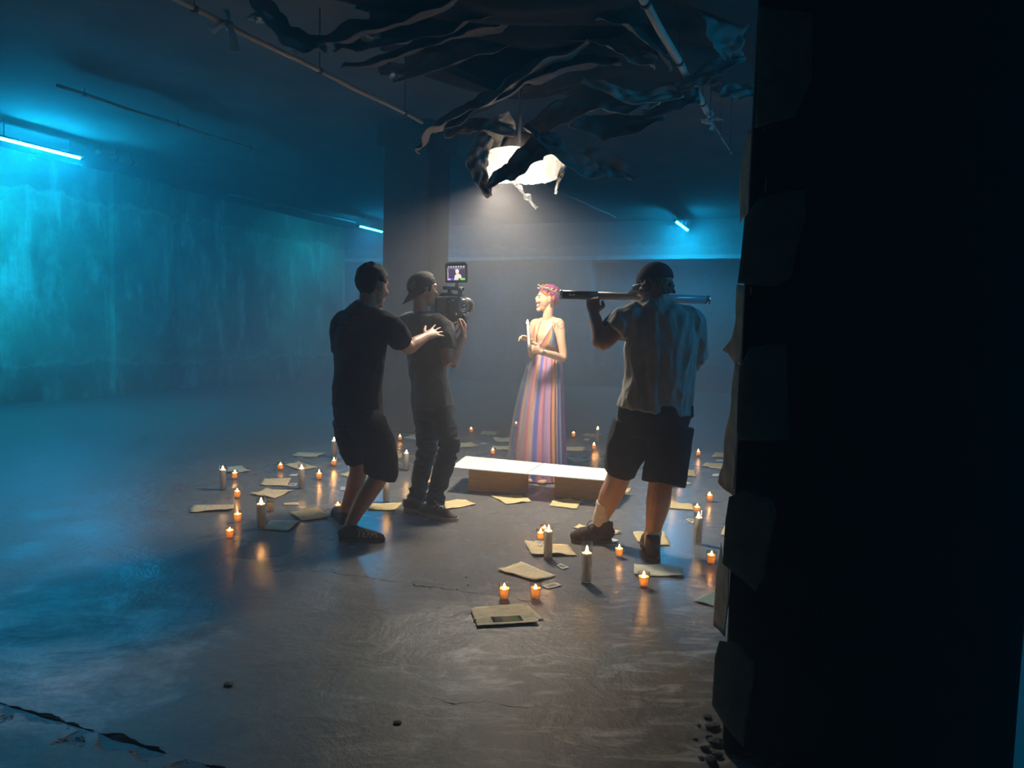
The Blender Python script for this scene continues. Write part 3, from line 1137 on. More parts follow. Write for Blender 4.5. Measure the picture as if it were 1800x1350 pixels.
votives = [
    (413, 844, 'lit votive right of the tall candle furthest left'),
    (417, 878, 'lit votive above the leftmost paper, third up in the left row'),
    (418, 920, 'lit votive just below the right end of the leftmost paper'),
    (404, 949, 'lit votive nearest the camera in the left row, lowest on the left'),
    (493, 829, 'lit votive touching the left tip of the diamond paper on the left'),
    (561, 845, 'lit votive standing alone between a tall candle and the black shorts'),
    (587, 821, 'lit votive standing right in front of a far tall candle'),
    (611, 795, 'lit votive close behind the calf of the man in black'),
    (594, 902, 'lit votive at the back foot of the man in black'),
    (703, 776, 'lit votive in front of the concrete column'),
    (756, 800, 'lit votive glimpsed between the legs in jeans'),
    (828, 762, 'lit votive far behind the bench, left of the far papers'),
    (866, 801, 'lit votive right behind the left end of the bench'),
    (907, 752, 'lit votive far off behind the left edge of the dress'),
    (1008, 770, 'lit votive behind right of the dress, left of a tall candle'),
    (1044, 792, 'lit votive in front of the far tall candle right of the dress'),
    (1196, 792, 'lit votive against the right edge of the shorts, far right'),
    (1227, 804, 'lit votive farthest right among the far candles'),
    (1201, 812, 'lit votive between two others right of the shorts'),
    (1195, 840, 'lit votive right beside the partly hidden tall candle'),
    (1247, 884, 'lit votive alone on bare floor left of the pillar'),
    (1225, 906, 'lit votive directly behind the right tall candle'),
    (1250, 995, 'lit votive closest to the pillar edge'),
    (1088, 982, 'lit votive between the two feet of the man in the cap'),
    (1131, 1035, 'lit votive in front of the right foot of the man in the cap'),
    (886, 1056, 'lit votive nearest the camera, left of the front pair'),
    (941, 1055, 'lit votive nearest the camera, right of the front pair'),
    (950, 953, 'lit votive left of the nearest clustered tall candle'),
    (957, 944, 'lit votive half hidden behind the nearest clustered tall candle'),
]
for x, y, lab in votives:
    candle('votive', x, y, lab)
talls = [
    (392, 863, 'full', 'tall glass candle farthest left'),
    (459, 931, 'tall', 'tall glass candle with half clear glass beside the front left paper'),
    (530, 861, 'full', 'tall white candle right of the folded paper on the left'),
    (587, 807, 'full', 'tall white candle far back left of the man in black'),
    (714, 829, 'full', 'tall white candle between the two men with the camera'),
    (679, 884, 'tall', 'tall glass candle partly behind the calf of the man in black'),
    (1050, 779, 'full', 'tall white candle far back between the dress and the man in the cap'),
    (1183, 859, 'full', 'tall white candle partly behind the shorts of the man in the cap'),
    (1226, 958, 'full', 'tall glass candle on the right, between pillar and man in the cap'),
    (963, 984, 'full', 'tall glass candle standing on a paper in the foreground cluster'),
    (1030, 1027, 'tall', 'tall glass candle nearest the camera, below the lifted shoe'),
]
for x, y, k, lab in talls:
    candle(k, x, y, lab)
candle('empty', 475, 901, 'small unlit glass behind the tall candle on the left')

# ------------------------------------------------------------------ papers and cards on the floor


def paper_material():
    m, nt, out = new_mat('aged_letter_paper')
    d = nt.nodes.new('ShaderNodeBsdfPrincipled')
    d.inputs['Roughness'].default_value = 0.85
    d.inputs['Specular IOR Level'].default_value = 0.15
    a = nt.nodes.new('ShaderNodeAttribute')
    a.attribute_name = 'Col'
    uvn = nt.nodes.new('ShaderNodeAttribute')
    uvn.attribute_name = 'uvs'
    co = coords(nt, 'Object')
    st = ramp(nt, noise_n(nt, co, 9, 6, 0.65), [(0.3, 0.8), (0.6, 1.0)])
    c = mixc(nt, 1.0, a.outputs['Color'], st, 'MULTIPLY')
    # handwriting: thin broken wavy lines across the sheet
    w = nt.nodes.new('ShaderNodeTexWave')
    w.wave_type = 'BANDS'
    w.bands_direction = 'Y'
    w.inputs['Scale'].default_value = 2.4
    w.inputs['Distortion'].default_value = 1.6
    w.inputs['Detail'].default_value = 2
    w.inputs['Detail Scale'].default_value = 9
    L(nt, uvn.outputs['Vector'], w.inputs['Vector'])
    line = ramp(nt, w.outputs['Fac'], [(0.80, 0.0), (0.93, 1.0)])
    n = noise_n(nt, uvn.outputs['Vector'], 7, 3)
    brk = ramp(nt, n, [(0.46, 0.0), (0.54, 1.0)])
    ink = math_n(nt, 'MULTIPLY', math_n(nt, 'MULTIPLY', line, brk), 0.35)
    c = mixc(nt, ink, c, (0.10, 0.08, 0.05))
    L(nt, c, d.inputs['Base Color'])
    t = nt.nodes.new('ShaderNodeBsdfTranslucent')
    L(nt, c, t.inputs['Color'])
    mx = nt.nodes.new('ShaderNodeMixShader')
    mx.inputs[0].default_value = 0.15
    L(nt, d.outputs[0], mx.inputs[1])
    L(nt, t.outputs[0], mx.inputs[2])
    L(nt, mx.outputs[0], out.inputs[0])
    return m


M_LETTER = paper_material()
Y1 = (0.86, 0.68, 0.36)
Y2 = (0.82, 0.68, 0.42)
GR = (0.70, 0.68, 0.50)


def floor_sheet(name, q, label, col, cat, group, lift=0.012, n=9, z0=0.002, colfn=None, jag=0.004):
    """q: corners in the order a,b,c,d around the sheet (image pixels on the floor)"""
    A, B, C_, D_ = [G(x, y) for x, y in q]
    bm = bmesh.new()
    seed = R.uniform(0, 100)
    rows = []
    uv = {}
    for j in range(n + 1):
        row = []
        for i in range(n + 1):
            u, v = i / n, j / n
            p = (A * (1 - u) + B * u) * (1 - v) + (D_ * (1 - u) + C_ * u) * v
            e = max(abs(u - .5), abs(v - .5)) * 2
            nz = noise.noise(Vector((u * 2.3 + seed, v * 2.3, seed)))
            if i in (0, n) or j in (0, n):
                p = p + Vector((noise.noise(Vector((u * 9 + seed, v * 9, 1))), noise.noise(Vector((u * 9 + seed, v * 9, 5))), 0)) * jag * 2
            corner = (abs(u - .5) * 2) ** 4 * (abs(v - .5) * 2) ** 4
            z = z0 + lift * (0.25 + 0.9 * max(0, nz) * (0.4 + e)) + lift * 1.6 * corner * max(0, noise.noise(Vector((round(u) * 3 + seed, round(v) * 5, 2))))
            vert = bm.verts.new((p.x, p.y, z))
            uv[vert] = (u, v)
            row.append(vert)
        rows.append(row)
    fs = []
    for j in range(n):
        for i in range(n):
            fs.append(bm.faces.new((rows[j][i], rows[j][i + 1], rows[j + 1][i + 1], rows[j + 1][i])))
    bm.normal_update()
    if sum(f.normal.z for f in fs) < 0:
        for f in fs:
            f.normal_flip()
    bm.verts.index_update()
    uvl = [uv[v] for v in bm.verts]
    top = {v.index: uv[v] for v in bm.verts}
    r = bmesh.ops.solidify(bm, geom=fs, thickness=-0.0008)
    bm.verts.index_update()
    me = bpy.data.meshes.new(name)
    bm.to_mesh(me)
    bm.free()
    nn = len(uvl)
    at = me.attributes.new('Col', 'FLOAT_COLOR', 'POINT')
    ua = me.attributes.new('uvs', 'FLOAT_VECTOR', 'POINT')
    cb, ub = [], []
    for k in range(len(me.vertices)):
        u, v = uvl[k % nn]
        cc = colfn(u, v) if colfn else col
        cb += [cc[0], cc[1], cc[2], 1]
        ub += [u * 1.0 + seed, v, 0]
    at.data.foreach_set('color', cb)
    ua.data.foreach_set('vector', ub)
    o = link(name, me, M_LETTER)
    place(o)
    tag(o, label, cat, group)
    return o


papers = [
    ([(332, 902), (340, 889), (412, 889), (409, 899)], Y2, 'aged letter farthest left on the floor'),
    ([(397, 832), (400, 822), (424, 820), (441, 831)], GR, 'greenish aged letter behind the tall candle farthest left'),
    ([(439, 871), (467, 861), (516, 863), (484, 877)], Y2, 'diamond-shaped aged letter behind the half clear tall candle'),
    ([(457, 854), (465, 843), (512, 841), (505, 855)], Y2, 'folded aged letter left of the tall white candle on the left'),
    ([(500, 818), (522, 813), (559, 822), (528, 828)], Y2, 'diamond-shaped aged letter behind the tall white candle on the left'),
    ([(512, 802), (522, 797), (571, 797), (557, 805)], GR, 'greenish aged letter farthest back on the left'),
    ([(462, 932), (476, 915), (528, 917), (508, 935)], GR, 'shaded aged letter at the foot of the half clear tall candle'),
    ([(508, 902), (558, 894), (582, 911), (531, 917)], Y1, 'aged letter just left of the feet of the man in black'),
    ([(597, 836), (612, 830), (650, 833), (640, 844)], Y1, 'aged letter glimpsed behind the calf of the man in black'),
    ([(645, 897), (655, 886), (707, 887), (693, 899)], Y1, 'aged letter between the shins of the man in black and the jeans'),
    ([(777, 883), (818, 879), (837, 888), (784, 897)], Y1, 'aged letter at the front sneaker of the camera operator'),
    ([(709, 771), (727, 765), (740, 767), (737, 774)], GR, 'aged letter in front of the column beside the votive'),
    ([(800, 781), (828, 778), (842, 784), (804, 789)], Y2, 'aged letter right of the knee in jeans, beside a white card'),
    ([(740, 840), (757, 837), (757, 849), (740, 850)], Y1, 'aged letter glimpsed between the legs in jeans'),
    ([(690, 800), (708, 797), (706, 806), (692, 807)], Y1, 'aged letter beside the black shorts, behind the tall candle'),
    ([(844, 764), (850, 758.5), (876, 760), (872, 765.5)], GR, 'farthest aged letter left of the dress'),
    ([(866, 770), (897, 772), (898, 778), (872, 778)], Y2, 'middle of three aged letters left of the dress'),
    ([(866, 785), (897, 784.6), (897, 792), (872, 792)], Y2, 'nearest of three aged letters left of the dress'),
    ([(994, 787), (1029.5, 787.5), (1026, 793.5), (994, 793)], Y2, 'aged letter right of the dress beside a votive'),
    ([(996, 807), (1015, 804), (1041, 809), (1015, 814)], GR, 'grey aged letter right of the dress behind the bench'),
    ([(863, 872.6), (916, 872), (935, 883), (890, 887.5)], Y1, 'aged letter on the floor in front of the left bench box'),
    ([(974, 878.5), (1022, 881.5), (1014, 896), (966, 890)], Y1, 'aged letter on the floor in front of the right bench box'),
    ([(1086, 861), (1110, 859), (1102, 872), (1086, 873)], Y1, 'aged letter corner at the right end of the bench'),
    ([(1007, 929), (1017, 924), (1093, 938), (1072, 943)], Y1, 'aged letter under the lifted left shoe'),
    ([(1112, 939), (1168, 938), (1179, 960), (1124, 958.5)], Y1, 'aged letter behind the right shoe of the man in the cap'),
    ([(1114, 994), (1201, 998.5), (1203, 1016), (1115, 1013)], GR, 'shaded aged letter at the heel of the right shoe'),
    ([(922, 956), (998, 959), (1013.5, 978), (937, 979)], Y2, 'aged letter under the nearest clustered tall candle'),
    ([(873, 1004), (916, 990), (978, 1014), (943, 1024)], Y2, 'aged letter with writing behind the front pair of votives'),
    ([(1170, 883), (1218.5, 888), (1224, 898), (1170, 894)], Y1, 'aged letter right of the calf behind the right tall candle'),
    ([(1198, 827), (1220, 827), (1225, 838.5), (1190, 837)], Y1, 'aged letter just behind the votive beside the half hidden tall candle'),
    ([(1180, 841), (1196, 840), (1217, 852), (1180, 853)], Y1, 'aged letter corner right of the half hidden tall candle'),
    ([(1233, 821), (1242, 814), (1276, 817), (1272, 826)], Y2, 'aged letter at the pillar, nearer of the two far right ones'),
    ([(1250, 804), (1258, 797), (1285, 798), (1282, 806)], Y2, 'aged letter at the pillar, farther of the two far right ones'),
    ([(1218, 1058), (1262, 1037), (1300, 1052), (1270, 1072)], (0.33, 0.42, 0.33), 'green paper in shadow sticking out from behind the pillar'),
    ([(1267, 942), (1274, 925), (1300, 928), (1296, 945)], Y1, 'aged letter corner at the pillar edge beyond the right tall candle'),
    ([(1114, 812), (1123, 808), (1126, 818), (1116, 820)], Y1, 'aged letter scrap seen between the legs of the man in the cap'),
    ([(1024, 766), (1030, 763), (1058, 764), (1045, 770)], GR, 'pale aged letter behind the far right tall candle'),
]
for q, col, lab in papers:
    sp = max((G(*q[0]) - G(*q[2])).length, 0.1)
    floor_sheet('aged_letter', q, lab, col, 'paper', 'aged letters on the floor', min(0.02, 0.05 * sp))
floor_sheet('aged_letter', [(832, 1069), (926, 1063), (957, 1091), (850, 1098)], 'lower aged letter of the pair nearest the camera', Y2, 'paper', 'aged letters on the floor', 0.006)


def photo_col(u, v):
    if 0.27 < u < 0.76 and 0.60 < v < 0.90:
        if u < 0.31 or u > 0.72 or v < 0.64 or v > 0.86:
            return (0.03, 0.03, 0.025)
        if u < 0.45:
            return (0.13, 0.13, 0.10)
        if u < 0.56:
            return (0.34, 0.24, 0.16)
        return (0.20, 0.25, 0.10)
    return Y2


floor_sheet('aged_letter', [(826.5, 1074), (924, 1066), (949, 1098), (839, 1104)], 'upper aged letter nearest the camera with a small picture printed on it', Y2, 'paper',
            'aged letters on the floor', 0.009, 40, 0.009, photo_col)
WH = (0.80, 0.80, 0.76)


def card_col(edge, inner):
    def f(u, v):
        return inner if 0.14 < u < 0.86 and 0.18 < v < 0.82 else edge
    return f


cards = [
    ([(498, 885), (525, 884.5), (526, 888), (499, 888.5)], Y2, Y2, 'narrow yellow slip between two letters on the left'),
    ([(507, 837), (513, 834), (524, 834), (521, 838)], WH, WH, 'white card left of the tall white candle, farther one'),
    ([(505, 855), (512, 850), (523, 850.5), (519, 855)], WH, (.3, .22, .18), 'small card left of the tall white candle, nearer one'),
    ([(842, 780), (850, 778.5), (859, 780.5), (851, 782)], WH, WH, 'white card behind the bench, right of a letter'),
    ([(597, 862), (599, 856), (610, 856.5), (608, 863)], (.5, .62, .62), (.4, .55, .55), 'bluish card behind the calf of the man in black'),
    ([(935.5, 961.5), (941, 954), (958, 954), (952, 963.5)], WH, (.35, .40, .34), 'small picture card under the votive in the foreground cluster'),
    ([(978, 995), (985, 992), (1001, 998.5), (989, 1002)], WH, (.22, .24, .14), 'small picture card in the shadow of the foreground tall candle'),
    ([(952, 1031), (975.5, 1024.6), (989, 1030), (962, 1036.5)], WH, (.36, .36, .22), 'small picture card right of the front pair of votives'),
    ([(1069, 954), (1076, 947), (1088, 951), (1080, 955)], WH, WH, 'white card by the lifted left shoe'),
    ([(1205, 914), (1212, 912), (1222, 914), (1218, 921.5)], Y2, (.35, .35, .2), 'yellow card left of the right tall candle'),
    ([(1251, 837), (1254, 833), (1265, 834), (1262, 838)], WH, WH, 'white card near the pillar, on bare floor'),
    ([(1258, 811), (1260, 808.5), (1274, 809.5), (1272, 812)], WH, WH, 'white slip between the two far right letters'),
    ([(1026, 774), (1029, 771), (1037, 772), (1034, 775.5)], WH, WH, 'white card in front of the pale letter far right of the dress'),
]
for q, e, i_, lab in cards:
    floor_sheet('photo_card', q, lab, e, 'card', 'small cards on the floor', 0.004, 8, 0.0025 if 'under the votive' not in lab else 0.012, card_col(e, i_), 0.0)

# ------------------------------------------------------------------ people
SKIN = P_mat('skin', (0.46, 0.26, 0.17), 0.5, 0.12, 14, 0.05, 120, 0, 0.35)
SKIN_W = P_mat('skin_fair', (0.78, 0.52, 0.38), 0.5, 0.08, 14, 0.0, 120, 0, 0.35, attr='Col')
BLACK_T = P_mat('black_cotton', (0.018, 0.018, 0.020), 0.9, 0.3, 12, 0.3, 90, 0, 0.15, attr='Col')
GREY_T = P_mat('charcoal_cotton', (0.095, 0.092, 0.090), 0.9, 0.25, 12, 0.3, 90, 0, 0.15, 0.1)
PALE_T = P_mat('pale_grey_cotton', (0.30, 0.30, 0.28), 0.9, 0.2, 12, 0.3, 90, 0, 0.15, 0.1)
BLACK_S = P_mat('black_shorts', (0.016, 0.016, 0.017), 0.85, 0.3, 12, 0.3, 60, 0, 0.2)
JEANS = P_mat('dark_denim', (0.045, 0.055, 0.075), 0.85, 0.45, 9, 0.4, 120, 0, 0.2)
HAIR_D = P_mat('dark_hair', (0.014, 0.010, 0.008), 0.75, 0.4, 60, 0.5, 120, stretch=(1, 1, 3))
HAIR_B = P_mat('curly_brown_hair', (0.14, 0.085, 0.045), 0.55, 0.4, 60, 0.5, 120)
CAP_G = P_mat('dark_cap', (0.024, 0.025, 0.025), 0.85, 0.3, 20, 0.3, 90)
CAP_N = P_mat('navy_cap', (0.022, 0.024, 0.045), 0.85, 0.3, 20, 0.3, 90)
CAP_P = P_mat('cap_patch', (0.11, 0.10, 0.09), 0.85, 0.3, 20, 0.3, 90)
SHOE_D = P_mat('dark_shoe', (0.040, 0.024, 0.020), 0.7, 0.3, 20, 0.3, 60)
SHOE_G = P_mat('grey_sneaker', (0.16, 0.145, 0.125), 0.8, 0.3, 20, 0.4, 90)
SOLE_W = P_mat('pale_sole', (0.50, 0.46, 0.38), 0.7, 0.2)
SOLE_D = P_mat('dark_sole', (0.030, 0.024, 0.022), 0.7, 0.2)
SOCK = P_mat('white_sock', (0.62, 0.56, 0.48), 0.9, 0.15, 30, 0.4, 120)
CHECK = P_mat('checkered_canvas', (0.2, 0.2, 0.2), 0.8, 0.1, 20, attr='Col')
EYE = P_mat('eye', (0.03, 0.02, 0.015), 0.2, 0.0)
BLACK_P = P_mat('black_plastic', (0.014, 0.014, 0.015), 0.4, 0.2, 20, 0, 50, 0, 0.5)
METAL = P_mat('grey_metal', (0.45, 0.45, 0.46), 0.25, 0.2, 20, 0, 50, 1.0)


def frame(fwd, up=Vector((0, 0, 1))):
    f = fwd.normalized()
    r = f.cross(up).normalized()
    u = r.cross(f).normalized()
    return f, r, u


def head(bm, c, fwd, s=1.0, up=Vector((0, 0, 1)), jaw=1.0, nose=1.0):
    f, r, u = frame(fwd, up)

    def p(a, b, h):
        return c + (f * a + r * b + u * h) * s
    ax = (f, r, u)

    def e(a, b, h, x, y, z, n=3):
        ell(bm, p(a, b, h), (x * s, y * s, z * s), ax, n)
    e(-0.012, 0, 0.035, 0.098, 0.076, 0.086)
    e(0.028, 0, -0.01, 0.068, 0.064, 0.085)
    e(0.036, 0, -0.070, 0.050 * jaw, 0.048 * jaw, 0.042)
    e(0.076, 0, 0.034, 0.018, 0.050, 0.016)
    e(0.076, 0, -0.098, 0.022, 0.026 * jaw, 0.019)
    e(0.080, 0.034, -0.022, 0.016, 0.020, 0.018)
    e(0.080, -0.034, -0.022, 0.016, 0.020, 0.018)
    e(0.088, 0, -0.060, 0.013, 0.024, 0.007)
    e(0.087, 0, -0.072, 0.013, 0.022, 0.007)
    tube(bm, [p(0.086, 0, 0.026), p(0.103, 0, 0.0), p(0.112 * nose + 0.006, 0, -0.020), p(0.098, 0, -0.034)],
         [0.009 * s, 0.011 * s, 0.0125 * s, 0.011 * s], n=10, sub=3)
    for q in (-1, 1):
        e(0.096, 0.012 * q, -0.028, 0.010, 0.009, 0.008, 2)
        ell(bm, p(-0.008, 0.078 * q, -0.008), (0.024 * s, 0.008 * s, 0.033 * s), ((f + r * q * 0.5).normalized(), (r * q - f * 0.5).normalized(), u), 2)
    return p, ax


def shell(c, ax, radii, keep, amp=0.0, fr=30, thick=0.01, seed=0.0, nu=56, nv=36):
    """open shell of an ellipsoid where keep(a,b,h) holds; for hair and caps"""
    bm = bmesh.new()
    rows = []
    for j in range(nv + 1):
        th = math.pi * j / nv
        row = []
        for i in range(nu):
            ph = 2 * math.pi * i / nu
            n = Vector((math.sin(th) * math.cos(ph), math.sin(th) * math.sin(ph), math.cos(th)))
            k = 1 + amp * noise.noise(Vector((n.x * fr * 0.1, n.y * fr * 0.1, n.z * fr * 0.04)) + Vector((seed, 0, 0))) if amp else 1
            row.append((bm.verts.new(c + ax[0] * (n.x * radii[0] * k) + ax[1] * (n.y * radii[1] * k) + ax[2] * (n.z * radii[2] * k)), n))
        rows.append(row)
    fs = []
    for j in range(nv):
        for i in range(nu):
            q = (rows[j][i], rows[j][(i + 1) % nu], rows[j + 1][(i + 1) % nu], rows[j + 1][i])
            m = sum((a[1] for a in q), Vector()) / 4
            if keep(m.x * radii[0], m.y * radii[1], m.z * radii[2]):
                fs.append(bm.faces.new([a[0] for a in q]))
    bmesh.ops.remove_doubles(bm, verts=bm.verts[:], dist=1e-5)
    for v in [v for v in bm.verts if not v.link_faces]:
        bm.verts.remove(v)
    bmesh.ops.recalc_face_normals(bm, faces=bm.faces[:])
    bmesh.ops.solidify(bm, geom=bm.faces[:], thickness=thick)
    return bm


def hand(bm, wrist, d, n, thumb, curls=(0.4, 0.45, 0.5, 0.55), spread=0.10, s=1.0, tcurl=0.5):
    """d: pointing direction, n: way the palm faces, thumb: +1/-1 side of d x n"""
    d = d.normalized()
    n = (n - d * n.dot(d)).normalized()
    t = d.cross(n).normalized() * thumb
    tube(bm, [wrist - d * 0.02 * s, wrist + d * 0.02 * s, wrist + d * 0.055 * s, wrist + d * 0.088 * s],
         [(0.026 * s, 0.020 * s), (0.034 * s, 0.019 * s), (0.041 * s, 0.016 * s), (0.039 * s, 0.012 * s)], side=t, n=14, sub=3)
    ln = (0.074, 0.082, 0.076, 0.060)
    for i in range(4):
        off = 0.030 - 0.020 * i
        base = wrist + d * (0.083 - 0.004 * abs(i - 1)) * s + t * off * s
        ang = spread * (1.3 - 0.9 * i)
        dd = (d * math.cos(ang) + t * math.sin(ang)).normalized()
        pts = [base - dd * 0.02 * s, base]
        a = 0.0
        p = base
        for k, fr in enumerate((0.45, 0.31, 0.24)):
            a += curls[i] * (1.0 if k else 0.8)
            v = dd * math.cos(a) + n * math.sin(a)
            p = p + v * (ln[i] * fr * s)
            pts.append(p)
        tube(bm, pts, [0.0095 * s, 0.0098 * s, 0.0088 * s, 0.0082 * s, 0.0066 * s], n=10, sub=3)
    b0 = wrist + d * 0.022 * s + t * 0.026 * s
    v1 = (d * 0.62 + t * 0.72 + n * 0.32).normalized()
    v2 = (d * 0.85 + t * (0.5 - tcurl) + n * (0.2 + tcurl * 0.6)).normalized()
    p1 = b0 + v1 * 0.042 * s
    p2 = p1 + v2 * 0.032 * s
    p3 = p2 + v2 * 0.024 * s
    tube(bm, [b0, p1, p2, p3], [0.014 * s, 0.0125 * s, 0.0105 * s, 0.0085 * s], n=10, sub=3)


def shoe(parent, heel, toe, upper_mat, sole_mat, ank, w=0.050, toe_h=0.045, top=0.085, check=False, laces=None, hs=1.0):
    """heel, toe: floor points; ank: ankle point where the leg enters"""
    d = (toe - heel)
    ln = d.length
    d.normalize()
    up = Vector((0, 0, 1))
    sd = d.cross(up).normalized()
    up = sd.cross(d).normalized()
    bm = bmesh.new()
    outl = [(0.0, 0.45), (0.03, 0.68), (0.15, 0.74), (0.35, 0.72), (0.5, 0.80), (0.68, 0.98), (0.82, 0.95), (0.93, 0.70), (1.0, 0.25)]
    loop = [(f, k) for f, k in outl] + [(f, -k) for f, k in reversed(outl)]
    z0, z1 = 0.0, 0.026
    lo_ = [bm.verts.new(heel + d * (f * ln) + sd * (k * w) + up * z0) for f, k in loop]
    hi_ = [bm.verts.new(heel + d * (f * ln) + sd * (k * w * 1.03) + up * z1) for f, k in loop]
    bm.faces.new(hi_)
    bm.faces.new(list(reversed(lo_)))
    N = len(loop)
    for k in range(N):
        bm.faces.new((lo_[k], lo_[(k + 1) % N], hi_[(k + 1) % N], hi_[k]))
    so = bm_mesh(bm)
    bm = bmesh.new()
    pts = [heel + d * (ln * f) + up * h for f, h in ((0.05, 0.045 * hs), (0.16, 0.052 * hs), (0.34, 0.050 * hs), (0.55, 0.042 * hs), (0.75, 0.034 * hs), (0.93, 0.028 * hs))]
    tube(bm, pts, [(w * .62, .030 * hs), (w * .72, .042 * hs), (w * .70, .046 * hs), (w * .80, .036 * hs), (w * .93, toe_h * .62 * hs), (w * .55, toe_h * .38 * hs)], side=sd, n=18, sub=4)
    tube(bm, [heel + d * (ln * 0.2) + up * 0.045, heel.lerp(ank, 0.4) * 0 + (heel + d * (ln * 0.19) + up * top)], [(w * .66, .058), (w * .68, .060)], side=sd, n=18, sub=1, cap='flat')
    me = fuse(bm, 0.005, 3)
    if check:
        def fn(co, nn):
            q = co - heel
            a, b, h = q.dot(d) / ln, q.dot(sd), q.dot(up)
            if 0.42 < a < 0.86 and h > 0.035:
                k = int(math.floor(a * ln / 0.014)) + int(math.floor(b / 0.014))
                return (0.42, 0.38, 0.32) if k % 2 else (0.025, 0.02, 0.02)
            return (0.045, 0.030, 0.025)
        paint(me, fn)
    s_o = link('shoe', me, upper_mat, parent)
    link('sole', so, sole_mat, s_o, smooth=False)
    if laces:
        for k in range(3):
            f = 0.42 + 0.1 * k
            c = heel + d * (ln * f) + up * (0.092 - 0.012 * k)
            bm = bmesh.new()
            tube(bm, [c - sd * 0.03 - up * 0.012, c + up * 0.004, c + sd * 0.03 - up * 0.012], [0.0035] * 3, n=6, sub=3)
            link('lace', bm_mesh(bm), laces, s_o)
        bm = bmesh.new()
        c = heel + d * (ln * 0.36) + up * 0.10
        tube(bm, [c, c + sd * 0.03 + d * 0.03 + up * 0.03, c + sd * 0.035 + d * 0.06 + up * 0.005, c + d * 0.02], [0.003] * 4, n=6, sub=5)
        tube(bm, [c, c - sd * 0.03 + d * 0.04 + up * 0.025, c - sd * 0.03 + d * 0.065, c + d * 0.02], [0.003] * 4, n=6, sub=5)
        link('lace', bm_mesh(bm), laces, s_o)
    return s_o


X = Vector((1, 0, 0))
VOX = 0.0055

# ---- the man in black, guiding the camera operator
A = thing('person', 'person in black t-shirt and shorts steadying the camera operator from behind', 'person', G(640, 935))
fA = Vector((0.62, 0.78, -0.18))
bodyside = Vector((0.90, -0.42, 0)).normalized()
ga_r = G(600, 948)
bm = bmesh.new()
hc = W(655, 503, 4.68)
pA, axA = head(bm, hc, fA, 1.06, jaw=1.05)
tube(bm, [hc + Vector((-0.02, -0.01, -0.03)), W(645, 548, 4.68), W(640, 570, 4.70)], [0.058, 0.060, 0.055], n=16)
tube(bm, [W(640, 565, 4.70), W(633, 620, 4.70), W(628, 680, 4.70), W(628, 735, 4.72)], [(0.12, 0.08), (0.14, 0.10), (0.13, 0.095), (0.125, 0.095)], side=bodyside, n=20)
# right arm reaching out
sR, eR, wR = W(686, 577, 4.60), W(717, 611, 4.76), W(748, 592, 4.95)
tube(bm, [W(670, 572, 4.64), sR, sR.lerp(eR, .5), eR, eR.lerp(wR, .35), wR], [0.055, 0.056, 0.050, 0.044, 0.045, 0.029], n=16)
hand(bm, wR, W(786, 574, 5.10) - wR, Vector((0.25, 0.95, -0.2)), 1, (0.06, 0.05, 0.06, 0.08), 0.26, 1.0, -0.1)
# left arm, mostly hidden in front of the body
sL, eL, wL = W(603, 572, 4.78), W(605, 640, 4.88), W(640, 652, 5.04)
tube(bm, [sL, sL.lerp(eL, .5), eL, eL.lerp(wL, .35), wL], [0.056, 0.050, 0.043, 0.043, 0.029], n=16)
hand(bm, wL, Vector((0.8, 0.6, 0.2)), Vector((0.2, -.3, -1)), 1)
# legs
hipR, knR, anR = W(652, 742, 4.66), W(668, 832, 4.58), W(614, 926, 4.60)
hipL, knL, anL = W(615, 738, 4.80), W(630, 822, 4.86), W(606, 897, 4.96)
tube(bm, [hipR, hipR.lerp(knR, .5), knR, W(646, 868, 4.60), W(626, 902, 4.60), anR, W(612, 938, 4.60)], [0.07, 0.070, 0.058, 0.059, 0.043, 0.034, 0.034], n=16)
tube(bm, [hipL, hipL.lerp(knL, .5), knL, W(625, 848, 4.90), W(614, 878, 4.94), anL, W(603, 908, 4.98)], [0.07, 0.070, 0.058, 0.060, 0.043, 0.034, 0.034], n=16)
link('body', fuse(bm, VOX, 5), SKIN, A)
bm = bmesh.new()
tube(bm, [W(647, 534, 4.68), W(641, 550, 4.69), W(638, 572, 4.70), W(632, 620, 4.70), W(628, 670, 4.70), W(628, 714, 4.71)],
     [(0.075, 0.07), (0.125, 0.09), (0.185, 0.115), (0.178, 0.128), (0.166, 0.130), (0.168, 0.135)], side=bodyside, n=24, cap='flat')
se = sR.lerp(eR, 0.62)
tube(bm, [W(658, 562, 4.66), sR + Vector((0, 0, 0.004)), se], [0.075, 0.082, 0.078], n=18, cap='flat')
se = sL.lerp(eL, 0.65)
tube(bm, [W(625, 562, 4.72), sL, se], [0.075, 0.080, 0.078], n=18, cap='flat')
me = fuse(bm, 0.007, 5)
folds(me, 0.010, (9, 9, 5), 3.1)


def print_A(co, n):
    # faded lettering across the back of the left shoulder
    q = co - W(606, 560, 4.6)
    a, h = q.dot(bodyside), q.z
    if -0.10 < a < 0.07 and -0.07 < h < 0.025 and n.y < 0.2:
        k = noise.noise(Vector((a * 60, 0, h * 40)))
        if k > -0.05 and (math.sin(h * 190) > -0.3):
            return (0.075, 0.080, 0.080)
    return (0.018, 0.018, 0.020)


